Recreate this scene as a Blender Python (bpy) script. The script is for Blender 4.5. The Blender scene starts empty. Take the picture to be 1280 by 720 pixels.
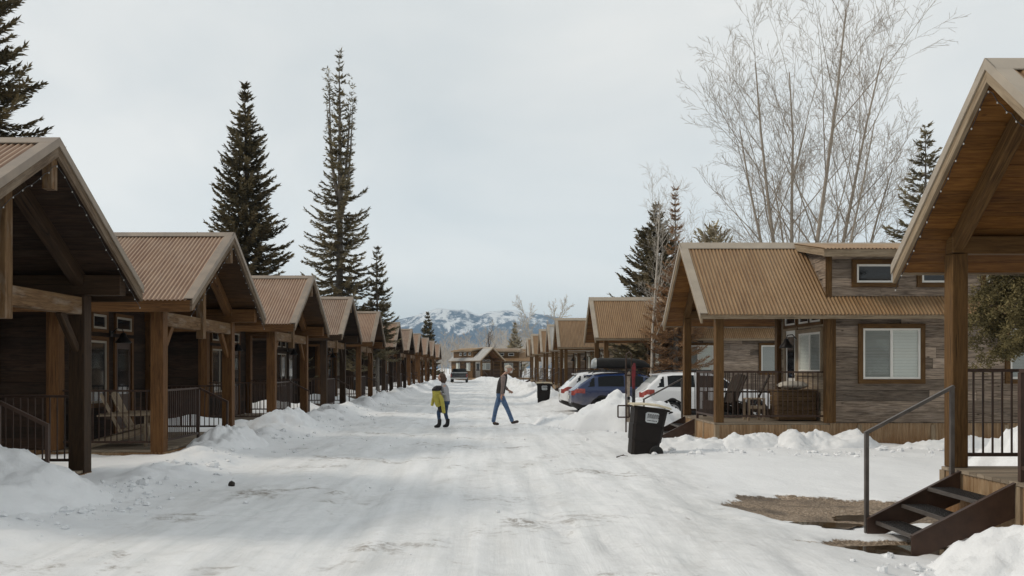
import bpy, math, random
from mathutils import Vector, Matrix, noise
R = math.radians
PI = math.pi
random.seed(7)
rnd = random.random
def ru(a, b): return random.uniform(a, b)

scene = bpy.context.scene
col = scene.collection

# ------------------------------------------------------------------ tagging
def tag(o, label=None, cat=None, group=None, kind=None):
    if label: o['label'] = label
    if cat: o['category'] = cat
    if group: o['group'] = group
    if kind: o['kind'] = kind
    return o
def empty(name, loc=(0, 0, 0), rz=0.0):
    o = bpy.data.objects.new(name, None)
    o.empty_display_size = .2
    o.location = loc; o.rotation_euler = (0, 0, rz)
    col.objects.link(o)
    return o
def copy_tree(o, parent=None):
    c = o.copy(); col.objects.link(c)
    if parent is not None:
        c.parent = parent
    for ch in list(o.children):
        copy_tree(ch, c)
    return c

# ------------------------------------------------------------------ mesh builder
class MB:
    def __init__(s):
        s.v = []; s.f = []; s.uv = []; s.tone = []; s.m = []
    def face(s, pts, uvs=None, tone=1.0, mi=0):
        b = len(s.v)
        s.v.extend([tuple(p) for p in pts])
        s.f.append(list(range(b, b + len(pts))))
        s.uv.extend(uvs if uvs else [(0, 0)] * len(pts))
        s.tone.append(tone); s.m.append(mi)
    def grid(s, rows, uvf=None, tone=1.0, closed=False, mi=0, smooth=None):
        """shared-vertex grid; rows = list of lists of points"""
        b = len(s.v); n = len(rows[0])
        for r in rows: s.v.extend([tuple(p) for p in r])
        for i in range(len(rows) - 1):
            for j in range(n if closed else n - 1):
                k = (j + 1) % n
                q = [b + i * n + j, b + i * n + k, b + (i + 1) * n + k, b + (i + 1) * n + j]
                s.f.append(q)
                if uvf: s.uv.extend([uvf(i, j), uvf(i, j + 1), uvf(i + 1, j + 1), uvf(i + 1, j)])
                else: s.uv.extend([(0, 0)] * 4)
                s.tone.append(tone); s.m.append(mi)
        return b
    def box(s, x0, x1, y0, y1, z0, z1, M=None, along=0, tone=1.0, mi=0):
        P = [(x, y, z) for x in (x0, x1) for y in (y0, y1) for z in (z0, z1)]
        s.hexa(P, M, along, tone, mi)
    def hexa(s, P, M=None, along=0, tone=1.0, mi=0):
        """P index = 4*ix+2*iy+iz ; uv u runs along axis 'along'"""
        V = [Vector(p) for p in P]
        ou, ov = ru(0, 50), ru(0, 50)
        L = [(V[4] - V[0]).length, (V[2] - V[0]).length, (V[1] - V[0]).length]
        idx = [(0, 1, 3, 2), (4, 6, 7, 5), (0, 4, 5, 1), (2, 3, 7, 6), (0, 2, 6, 4), (1, 5, 7, 3)]
        axes = [(1, 2), (1, 2), (0, 2), (0, 2), (0, 1), (0, 1)]
        for q, ax in zip(idx, axes):
            a, c = ax
            if c == along: a, c = c, a
            uvs = []
            for i in q:
                bits = ((i >> 2) & 1, (i >> 1) & 1, i & 1)
                o2 = {0, 1, 2} - {a, c}
                extra = [bits[k] * L[k] for k in o2][0]
                uvs.append((ou + bits[a] * L[a], ov + bits[c] * L[c] + extra * 1.7))
            pts = [V[i] for i in q]
            if M is not None: pts = [M @ p for p in pts]
            s.face(pts, uvs, tone, mi)
    def beam(s, p0, p1, w, h, up=(0, 0, 1), tone=1.0, mi=0):
        """rectangular bar, w across, h along 'up'"""
        p0 = Vector(p0); p1 = Vector(p1); d = (p1 - p0)
        L = d.length; d.normalize()
        up = Vector(up)
        side = d.cross(up)
        if side.length < 1e-4: side = d.cross(Vector((1, 0, 0)))
        side.normalize(); upv = side.cross(d).normalized()
        P = []
        for a in (0, L):
            for b in (-w / 2, w / 2):
                for c in (-h / 2, h / 2):
                    P.append(p0 + d * a + side * b + upv * c)
        s.hexa(P, None, 0, tone, mi)
    def slab(s, y0, z0, y1, z1, d0, d1, x0, x1, along=1, tone=1.0, mi=0):
        """sloped slab in the yz plane with upright ends, thickness d0..d1 measured vertically"""
        P = []
        for x in (x0, x1):
            for (y, z) in ((y0, z0), (y1, z1)):
                for d in (d0, d1): P.append((x, y, z + d))
        s.hexa(P, None, along, tone, mi)
    def prism(s, poly, axis, a0, a1, tone=1.0, mi=0):
        """poly: list of 2-D points in the plane across axis; extruded a0..a1"""
        def P(u, v, a):
            return {0: (a, u, v), 1: (u, a, v), 2: (u, v, a)}[axis]
        ou, ov = ru(0, 30), ru(0, 30)
        s.face([P(u, v, a0) for u, v in poly], [(ou + u, ov + v) for u, v in poly], tone, mi)
        s.face([P(u, v, a1) for u, v in reversed(poly)], [(ou + u, ov + v) for u, v in reversed(poly)], tone, mi)
        n = len(poly)
        for i in range(n):
            (u0, v0), (u1, v1) = poly[i], poly[(i + 1) % n]
            l = math.hypot(u1 - u0, v1 - v0)
            s.face([P(u0, v0, a0), P(u0, v0, a1), P(u1, v1, a1), P(u1, v1, a0)],
                   [(ou, ov), (ou, ov + abs(a1 - a0)), (ou + l, ov + abs(a1 - a0)), (ou + l, ov)], tone, mi)
    def tube(s, pts, radii, n=6, cap=True, tone=1.0, mi=0):
        pts = [Vector(p) for p in pts]
        if not isinstance(radii, (list, tuple)): radii = [radii] * len(pts)
        rows = []
        ref = None; acc = 0; lens = [0]
        for i, p in enumerate(pts):
            if i == 0: d = pts[1] - pts[0]
            elif i == len(pts) - 1: d = pts[-1] - pts[-2]
            else: d = (pts[i + 1] - pts[i - 1])
            if i: lens.append(lens[-1] + (pts[i] - pts[i - 1]).length)
            d.normalize()
            if ref is None:
                ref = d.orthogonal().normalized()
            ref = (ref - d * ref.dot(d))
            if ref.length < 1e-5: ref = d.orthogonal()
            ref.normalize()
            b = d.cross(ref)
            rows.append([p + (ref * math.cos(2 * PI * k / n) + b * math.sin(2 * PI * k / n)) * radii[i] for k in range(n)])
        ou = ru(0, 20); c = 2 * PI * max(radii)
        s.grid(rows, lambda i, j: (ou + lens[i], c * j / n), tone, True, mi)
        if cap:
            s.face(list(reversed(rows[0])), None, tone, mi); s.face(rows[-1], None, tone, mi)
    def lathe(s, prof, n=16, M=None, tone=1.0, mi=0):
        """prof: (r,z) list, revolved about z"""
        rows = []
        for r, z in prof:
            row = [Vector((r * math.cos(2 * PI * k / n), r * math.sin(2 * PI * k / n), z)) for k in range(n)]
            if M is not None: row = [M @ p for p in row]
            rows.append(row)
        s.grid(rows, None, tone, True, mi)
    def build(s, name, mat, parent=None, smooth=False, bevel=0, merge=False):
        me = bpy.data.meshes.new(name)
        me.from_pydata(s.v, [], s.f)
        uvl = me.uv_layers.new(name='UVMap')
        flat = [c for p in s.uv for c in p]
        uvl.data.foreach_set('uv', flat)
        at = me.attributes.new('tone', 'FLOAT', 'FACE')
        at.data.foreach_set('value', s.tone)
        mats = mat if isinstance(mat, (list, tuple)) else [mat]
        for m in mats: me.materials.append(m)
        me.polygons.foreach_set('material_index', s.m)
        if smooth: me.polygons.foreach_set('use_smooth', [True] * len(s.f))
        me.validate(); me.update()
        o = bpy.data.objects.new(name, me)
        col.objects.link(o)
        if parent is not None: o.parent = parent
        if bevel:
            weld = o.modifiers.new('weld', 'WELD'); weld.merge_threshold = .0004
            b = o.modifiers.new('bevel', 'BEVEL'); b.width = bevel; b.segments = 1; b.limit_method = 'ANGLE'
        return o

# ------------------------------------------------------------------ materials
class NT:
    def __init__(s, name):
        s.m = bpy.data.materials.new(name); s.m.use_nodes = True
        s.t = s.m.node_tree; s.b = s.t.nodes['Principled BSDF']; s.out = s.t.nodes['Material Output']
    def n(s, typ, **kw):
        nd = s.t.nodes.new(typ)
        for k, v in kw.items(): setattr(nd, k, v)
        return nd
    def l(s, a, b): s.t.links.new(a, b)
    def coord(s, kind='UV', scale=(1, 1, 1)):
        tc = s.n('ShaderNodeTexCoord'); mp = s.n('ShaderNodeMapping')
        mp.inputs['Scale'].default_value = scale
        s.l(tc.outputs[kind], mp.inputs['Vector']); return mp.outputs['Vector']
    def noise(s, vec, scale, detail=4, rough=.55, dist=0):
        nd = s.n('ShaderNodeTexNoise'); s.l(vec, nd.inputs['Vector'])
        nd.inputs['Scale'].default_value = scale; nd.inputs['Detail'].default_value = detail
        nd.inputs['Roughness'].default_value = rough; nd.inputs['Distortion'].default_value = dist
        return nd.outputs['Fac']
    def ramp(s, fac, stops):
        nd = s.n('ShaderNodeValToRGB'); e = nd.color_ramp.elements
        while len(e) < len(stops): e.new(.5)
        for el, (p, c) in zip(e, stops):
            el.position = p; el.color = (c[0], c[1], c[2], 1) if hasattr(c, '__len__') else (c, c, c, 1)
        s.l(fac, nd.inputs['Fac']); return nd.outputs['Color']
    def mix(s, a, b, fac, mode='MIX'):
        nd = s.n('ShaderNodeMix', data_type='RGBA', blend_type=mode)
        for sock, v in ((nd.inputs[6], a), (nd.inputs[7], b)):
            if hasattr(v, 'is_output'): s.l(v, sock)
            else: sock.default_value = (v[0], v[1], v[2], 1) if hasattr(v, '__len__') else (v, v, v, 1)
        if hasattr(fac, 'is_output'): s.l(fac, nd.inputs[0])
        else: nd.inputs[0].default_value = fac
        return nd.outputs[2]
    def math(s, op, a, b=0.0, clamp=False):
        nd = s.n('ShaderNodeMath', operation=op, use_clamp=clamp)
        for sock, v in ((nd.inputs[0], a), (nd.inputs[1], b)):
            if hasattr(v, 'is_output'): s.l(v, sock)
            else: sock.default_value = v
        return nd.outputs[0]
    def attr(s, name):
        nd = s.n('ShaderNodeAttribute'); nd.attribute_name = name; return nd.outputs['Fac']
    def set(s, color=None, rough=None, metal=None, spec=None):
        for k, v in (('Base Color', color), ('Roughness', rough), ('Metallic', metal), ('Specular IOR Level', spec)):
            if v is None: continue
            if hasattr(v, 'is_output'): s.l(v, s.b.inputs[k])
            elif hasattr(v, '__len__'): s.b.inputs[k].default_value = (v[0], v[1], v[2], 1)
            else: s.b.inputs[k].default_value = v
    def bump(s, h, strength=.3, dist=.01):
        nd = s.n('ShaderNodeBump'); nd.inputs['Strength'].default_value = strength; nd.inputs['Distance'].default_value = dist
        s.l(h, nd.inputs['Height']); s.l(nd.outputs['Normal'], s.b.inputs['Normal'])

def wood(name, c0, c1, rough=.75, knots=True, grain=1.0, stain=0.0, cstain=(.5, .46, .4)):
    t = NT(name)
    v = t.coord('UV')
    vs = t.coord('UV', (1.2, 14 * grain, 1))
    g = t.noise(vs, 2.2, 6, .62, .6)
    g2 = t.noise(t.coord('UV', (3, 60, 1)), 2.0, 3, .6)
    big = t.noise(v, .9, 3, .5)
    c = t.ramp(g, [(.36, c0), (.64, c1)])
    c = t.mix(c, (c0[0] * .45, c0[1] * .42, c0[2] * .4), t.ramp(g2, [(.52, 0), (.75, .55)]))
    c = t.mix(c, c1, t.ramp(big, [(.45, 0), (.75, .5)]))
    if knots:
        vo = t.n('ShaderNodeTexVoronoi'); vo.inputs['Scale'].default_value = 2.3
        t.l(t.coord('UV', (1, 2.0, 1)), vo.inputs['Vector'])
        k = t.ramp(vo.outputs['Distance'], [(.03, 1), (.11, 0)])
        c = t.mix(c, (c0[0] * .25, c0[1] * .22, c0[2] * .2), t.math('MULTIPLY', k, .8))
    ck = t.noise(t.coord('UV', (.55, 34, 1)), 1.7, 3, .5, .25)
    c = t.mix(c, (c0[0] * .22, c0[1] * .2, c0[2] * .18), t.ramp(ck, [(.655, 0), (.675, .85)]))     # drying cracks along the grain
    if stain:
        sn = t.noise(t.coord('UV', (.8, 3, 1)), 1.4, 5, .65)
        c = t.mix(c, cstain, t.ramp(sn, [(.5, 0), (.72, stain)]))
    c = t.mix(c, t.attr('tone'), 1.0, 'MULTIPLY')
    t.set(c, rough, spec=.25)
    t.bump(t.math('ADD', g, g2), .35, .006)
    return t.m

def plain(name, c, rough=.6, metal=0.0, var=.25, scale=6.0, spec=.5, bump=0.0):
    t = NT(name)
    v = t.coord('Object')
    f = t.noise(v, scale, 5, .6)
    c2 = tuple(max(0, x * (1 - var)) for x in c); c3 = tuple(min(1, x * (1 + var)) for x in c)
    cc = t.ramp(f, [(.3, c2), (.7, c3)])
    t.set(cc, t.math('ADD', t.math('MULTIPLY', f, .25), rough - .12), metal, spec)
    if bump: t.bump(f, bump, .01)
    return t.m

def metal_roof(name, c0, c1, pale, pale_amt, rust=0):
    t = NT(name)
    v = t.coord('UV')                         # u along ridge, v down slope
    sheet = t.n('ShaderNodeTexWhiteNoise', noise_dimensions='1D')
    sx = t.n('ShaderNodeSeparateXYZ'); t.l(v, sx.inputs[0])
    t.l(t.math('FLOOR', t.math('MULTIPLY', sx.outputs[0], 1 / .66)), sheet.inputs['W'])
    streak = t.noise(t.coord('UV', (9, .55, 1)), 2.0, 5, .65)
    big = t.noise(v, 1.3, 4, .6)
    c = t.ramp(streak, [(.36, c0), (.64, c1)])
    c = t.mix(c, pale, t.math('MULTIPLY', t.ramp(big, [(.42, 0), (.75, 1)]), pale_amt))
    c = t.mix(c, pale, t.math('MULTIPLY', t.ramp(sheet.outputs['Value'], [(.55, 0), (.95, 1)]), pale_amt * .7))
    if rust:
        c = t.mix(c, (.16, .07, .025), t.math('MULTIPLY', t.ramp(t.noise(t.coord('UV', (5, 1.1, 1)), 3, 6, .7), [(.5, 0), (.7, 1)]), rust))
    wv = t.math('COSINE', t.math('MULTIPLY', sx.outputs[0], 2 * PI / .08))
    c = t.mix(c, t.mix(c, pale, .55), t.ramp(wv, [(.45, 0), (.85, .75)]))     # light on the crests, painted in as a paler tone
    c = t.mix(c, t.mix(c, (.03, .018, .01), .35), t.ramp(t.math('MULTIPLY', wv, -1.0), [(.1, 0), (.9, .8)]))   # shade in the troughs, painted in as a darker tone
    t.set(c, t.math('ADD', t.math('MULTIPLY', streak, .25), .38), .08, .35)
    t.bump(t.noise(t.coord('UV', (3, 3, 3)), 8, 4), .08, .004)
    return t.m

def leafmat(name, c0, c1, trans=.15):
    t = NT(name)
    c = t.mix(c0, c1, t.attr('tone'))
    v = t.coord('Object'); f = t.noise(v, 1.2, 3)
    c = t.mix(c, tuple(x * .55 for x in c0), t.ramp(f, [(.35, .6), (.6, 0)]))
    t.set(c, .75, spec=.2)
    return t.m

def bark(name, c0, c1, sc=6):
    t = NT(name)
    v = t.coord('UV', (3, 6, 1)); f = t.noise(v, sc * .5, 6, .65, .5)
    v2 = t.coord('Object'); f2 = t.noise(v2, 1.3, 4)
    c = t.mix(t.ramp(f, [(.32, c0), (.68, c1)]), c0, t.ramp(f2, [(.5, 0), (.8, .6)]))
    t.set(c, .85, spec=.2); t.bump(f, .5, .02)
    return t.m

def glass(name, tint=(.015, .016, .018), rough=.04, spec=.6):
    t = NT(name); t.set(tint, rough, 0, spec); return t.m
def clear_glass(name):
    t = NT(name)
    tr = t.n('ShaderNodeBsdfTransparent'); tr.inputs[0].default_value = (.95, .97, .97, 1)
    gl = t.n('ShaderNodeBsdfGlossy'); gl.inputs['Roughness'].default_value = .03
    mx = t.n('ShaderNodeMixShader'); mx.inputs[0].default_value = .045; t.l(tr.outputs[0], mx.inputs[1]); t.l(gl.outputs[0], mx.inputs[2])
    t.l(mx.outputs[0], t.out.inputs['Surface'])
    return t.m

def snowmat(name, base=(.89, .9, .915), road=False):
    t = NT(name)
    v = t.coord('Object')
    f = t.noise(v, 1.1, 6, .6); fine = t.noise(v, 14, 5, .7); med = t.noise(v, 4.2, 5, .65)
    c = t.ramp(f, [(.3, tuple(x * .93 for x in base)), (.7, base)])
    speck = t.ramp(t.noise(v, 55, 2, .5), [(.70, 0), (.78, 1)])
    dirtz = t.ramp(t.noise(v, .55, 5, .7), [(.52, 0), (.74, 1)])
    c = t.mix(c, (.30, .25, .2), t.math('MULTIPLY', t.math('MULTIPLY', speck, dirtz), .55))
    h = t.math('ADD', t.math('MULTIPLY', med, 1.0), t.math('MULTIPLY', fine, .45))
    t.set(c, .62, spec=.25)
    t.bump(h, .5, .05)
    return t, c, f, fine, med, v, h
# ------------------------------------------------------------------ material set
M = {}
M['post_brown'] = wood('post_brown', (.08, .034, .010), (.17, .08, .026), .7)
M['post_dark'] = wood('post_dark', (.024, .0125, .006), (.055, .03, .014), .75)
M['post_tan'] = wood('post_tan', (.07, .034, .01), (.15, .08, .027), .7)
M['beam_weathered'] = wood('beam_weathered', (.09, .046, .018), (.19, .112, .052), .8, stain=.5, cstain=(.4, .35, .29))
M['board_grey'] = wood('board_grey', (.1, .074, .055), (.33, .26, .2), .85, stain=.45, cstain=(.34, .29, .25))
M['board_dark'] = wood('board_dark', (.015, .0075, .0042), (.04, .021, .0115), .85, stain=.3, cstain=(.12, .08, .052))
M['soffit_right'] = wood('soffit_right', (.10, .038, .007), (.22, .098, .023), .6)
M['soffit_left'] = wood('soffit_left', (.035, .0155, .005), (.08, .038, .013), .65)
M['porch_pale'] = wood('porch_pale', (.2, .15, .1), (.36, .29, .21), .8, stain=.3)  # pale wood, lightened further to paint in sun on the porch wall
M['deck'] = wood('deck', (.2, .155, .11), (.34, .28, .21), .8, knots=False)
M['trim_brown'] = wood('trim_brown', (.07, .034, .01), (.14, .073, .023), .7)
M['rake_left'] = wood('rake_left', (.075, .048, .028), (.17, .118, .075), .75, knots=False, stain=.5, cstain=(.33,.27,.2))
M['rake_right'] = wood('rake_right', (.2, .145, .09), (.34, .265, .18), .7, knots=False)
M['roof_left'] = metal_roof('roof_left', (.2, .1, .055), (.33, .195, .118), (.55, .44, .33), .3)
M['roof_right'] = metal_roof('roof_right', (.185, .1, .042), (.305, .182, .085), (.41, .29, .17), .3, .3)
M['roof_grey'] = metal_roof('roof_grey', (.34, .33, .32), (.48, .47, .45), (.55, .54, .52), .4)
M['flash_left'] = plain('flash_left', (.26, .205, .155), .5, .1, .2, 3)
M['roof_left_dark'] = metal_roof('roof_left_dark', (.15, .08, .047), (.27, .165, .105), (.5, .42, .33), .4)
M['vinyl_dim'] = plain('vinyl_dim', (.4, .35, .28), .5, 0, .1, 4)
M['flash_right'] = plain('flash_right', (.38, .32, .25), .45, .2, .12, 3)
M['steel'] = plain('steel', (.06, .033, .022), .45, .3, .3, 8)
M['steel_grey'] = plain('steel_grey', (.11, .095, .085), .42, .4, .25, 8)
M['grate'] = plain('grate', (.03, .027, .026), .5, .4, .4, 40, bump=.6)
M['vinyl'] = plain('vinyl', (.74, .72, .67), .4, 0, .05, 4)
M['door'] = plain('door', (.06, .032, .02), .5, 0, .2, 5)
t_ = NT('blind'); t_.set(t_.mix((.88, .86, .8), t_.attr('tone'), 1.0, 'MULTIPLY'), .6); M['blind'] = t_.m
M['dark'] = plain('dark', (.012, .011, .01), .7, 0, .2, 5)
M['glass'] = glass('glass')
M['clear'] = clear_glass('clear')
M['black_metal'] = plain('black_metal', (.018, .016, .015), .45, .3, .3, 8)
M['bulb'] = plain('bulb', (.42, .41, .38), .15, 0, .05, 8)
def skirtmat():
    t = NT('skirt')
    v = t.coord('UV')
    st = t.noise(t.coord('UV', (7, .5, 1)), 1.5, 6, .7)
    c = t.ramp(st, [(.36, (.22, .135, .065)), (.62, (.42, .3, .18))])
    rz = t.noise(t.coord('UV', (1.1, .9, 1)), 1.1, 5, .65)
    sx = t.n('ShaderNodeSeparateXYZ'); t.l(v, sx.inputs[0])
    low = t.n('ShaderNodeMapRange'); t.l(sx.outputs[1], low.inputs[0])
    low.inputs[1].default_value = .45; low.inputs[2].default_value = -.1; low.inputs[3].default_value = .25; low.inputs[4].default_value = 1
    rm = t.math('MULTIPLY', t.ramp(rz, [(.38, 0), (.55, 1)]), low.outputs[0])
    c = t.mix(c, (.19, .08, .014), rm)
    c = t.mix(c, (.07, .04, .02), t.math('MULTIPLY', t.ramp(t.noise(t.coord('UV', (6, .4, 1)), 2, 4), [(.6, 0), (.75, 1)]), .7))
    t.set(c, .55, .1)
    return t.m
M['skirt'] = skirtmat()

SPEC_R = dict(hw=1.88, H=4.66, E=2.92, py=1.46, ps=.18, ov=.42, pd=2.5, wh=1.5, deck=.55, Lb=9.2, s=1,
              post='post_tan', board='board_grey', soffit='soffit_right', roof='roof_right', rake='rake_right', flash='flash_right', trim='trim_brown', style='open', rowh=.235)
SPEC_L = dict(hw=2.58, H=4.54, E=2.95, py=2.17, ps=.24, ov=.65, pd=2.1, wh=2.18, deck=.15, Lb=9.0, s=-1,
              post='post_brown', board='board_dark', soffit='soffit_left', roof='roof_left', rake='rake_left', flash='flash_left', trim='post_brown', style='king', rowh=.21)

def corr_sheet(mb, x0, x1, y0, y1, zf, pitch=.08, amp=.015, thick=.006):
    n = int((x1 - x0) / pitch * 6)
    rows_t = [[], []]; rows_b = [[], []]
    L = math.hypot(y1 - y0, zf(y1) - zf(y0))
    for i in range(n + 1):
        x = x0 + (x1 - x0) * i / n
        d = amp * math.cos(2 * PI * x / pitch)
        for k, y in enumerate((y0, y1)):
            rows_t[k].append((x, y, zf(y) + d)); rows_b[k].append((x, y, zf(y) + d - thick))
    uvf = lambda i, j: (x0 + (x1 - x0) * j / n, i * L)
    mb.grid(rows_t, uvf); mb.grid(rows_b, uvf)
    for k in (0, 1): mb.grid([rows_t[k], rows_b[k]], lambda i, j: (x0 + (x1 - x0) * j / n, k * L))

def corr_wall(mb, axis, a0, a1, c, z0, z1, sgn, pitch=.07, amp=.009):
    """vertical corrugated sheet; axis 0: runs along x at y=c ; axis 1: along y at x=c"""
    n = int(abs(a1 - a0) / pitch * 6)
    rows = [[], []]
    for i in range(n + 1):
        a = a0 + (a1 - a0) * i / n
        w = c + sgn * (amp + amp * math.cos(2 * PI * a / pitch))
        for k, z in enumerate((z0, z1)):
            rows[k].append((a, w, z) if axis == 0 else (w, a, z))
    mb.grid(rows, lambda i, j: (a0 + (a1 - a0) * j / n + c * 3.3, (z0, z1)[i]))

def board_rows(mb, P, u0, u1, z0, z1, rowh, lim=None, th=.022, maxlen=2.6):
    """P(u, z, d) -> point; rows of boards with butt joints; lim(z)->(ulo,uhi) clips a row (gable)"""
    z = z0; k = 0
    while z < z1 - .03:
        zt = min(z + rowh, z1)
        lo, hi = u0, u1
        if lim:
            lo, hi = lim(zt)
            lo = max(lo, u0); hi = min(hi, u1)
        if hi - lo > .08:
            u = lo
            while u < hi - .02:
                l = ru(.9, maxlen); e = u + l
                if hi - e < .5: e = hi
                d = th + ru(-.004, .005)
                tone = random.choice((ru(.5, .8), ru(.75, 1.2), ru(.8, 1.25), ru(1.1, 1.6)))
                g = .004
                pts = [P(a, b, c) for a in (u + g, e - g) for b in (z + g, zt - g) for c in (0, d)]
                mb.hexa(pts, None, 0, tone)
                u = e
        z = zt; k += 1

def railing(name, parent, p0, p1, h, mat, gap=.14, step=.105, posts=(True, True), solid=False):
    mb = MB()
    p0 = Vector(p0); p1 = Vector(p1); d = p1 - p0; L = d.length; d.normalize()
    up = Vector((0, 0, 1))
    mb.beam(p0 + up * (h - .018), p1 + up * (h - .018), .055, .036)
    mb.beam(p0 + up * gap, p1 + up * gap, .04, .04)
    n = max(1, int(L / step))
    for i in range(1, n):
        q = p0 + d * (L * i / n)
        mb.beam(q + up * (gap + .02), q + up * (h - .036), .017, .017, (1, 0, 0))
    for f, q in zip(posts, (p0, p1)):
        if f: mb.beam(q + up * 0, q + up * (h - .036), .05, .05, (1, 0, 0))
    return mb.build(name, mat, parent)

def window(parent, O, U, N, w, h, trim='trim_brown', tw=.09, blinds=True, mull=True, name='window', halves=(.42, 1.0)):
    """O lower-left corner of the opening on the outer wall face; U along, N outwards"""
    O = Vector(O); U = Vector(U); N = Vector(N); Z = Vector((0, 0, 1))
    def hx(mb, u0, u1, v0, v1, d0, d1, along=0, tone=1):
        mb.hexa([O + U * a + Z * b + N * c for a in (u0, u1) for b in (v0, v1) for c in (d0, d1)], None, along, tone)
    mb = MB()
    hx(mb, -tw, w + tw, h, h + tw, -.02, .05); hx(mb, -tw, w + tw, -tw, 0, -.02, .05)
    hx(mb, -tw, 0, 0, h, -.02, .047, 1); hx(mb, w, w + tw, 0, h, -.02, .047, 1)
    t = mb.build(name, M[trim], parent)
    mb = MB(); f = .045
    hx(mb, 0, w, h - f, h, -.01, .036); hx(mb, 0, w, 0, f, -.01, .036)
    hx(mb, 0, f, f, h - f, -.01, .036); hx(mb, w - f, w, f, h - f, -.01, .036)
    if mull: hx(mb, w / 2 - .028, w / 2 + .028, f, h - f, -.01, .033)
    mb.build('frame', M['vinyl'], t)
    if blinds:
        mb = MB()
        nb = int((h - 2 * f) / .032)
        for (a, b, tn) in ((f, w / 2 - .03, halves[0]), (w / 2 + .03, w - f, halves[1])):
            for i in range(nb):
                z = f + (h - 2 * f) * (i + .5) / nb
                hp = (h - 2 * f) / nb / 2
                mb.hexa([O + U * x + Z * (z + dz) + N * (dd + e) for x in (a, b) for (dz, dd) in ((-hp, .011), (hp - .003, .004)) for e in (-.0015, .0)], None, 0, tn)
        mb.build('blind', M['blind'], t)
        mb = MB(); hx(mb, f, w - f, f, h - f, .014, .018); mb.build('pane', M['clear'], t)
        mb = MB(); hx(mb, f, w - f, f, h - f, -.008, .0); mb.build('backing', M['dark'], t)
    else:
        mb = MB(); hx(mb, f, w - f, f, h - f, -.008, .012); mb.build('pane', M['glass'], t)
    return t

def lamp(parent, O, N):
    O = Vector(O); N = Vector(N)
    mb = MB()
    mb.beam(O, O + N * .03, .12, .12)
    pts = [O + N * .03, O + N * .14 + Vector((0, 0, .12)), O + N * .26 + Vector((0, 0, .1)), O + N * .28 + Vector((0, 0, .02))]
    mb.tube(pts, .012, 6)
    l = mb.build('wall_lamp', M['black_metal'], parent)
    mb = MB()
    Mx = Matrix.Translation(O + N * .28 + Vector((0, 0, -.2)))
    mb.lathe([(.02, .22), (.05, .21), (.07, .14), (.16, .03), (.17, 0), (.155, 0), (.06, .13), (.0, .14)], 14, Mx)
    mb.build('lamp_shade', M['black_metal'], l, True)

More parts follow.
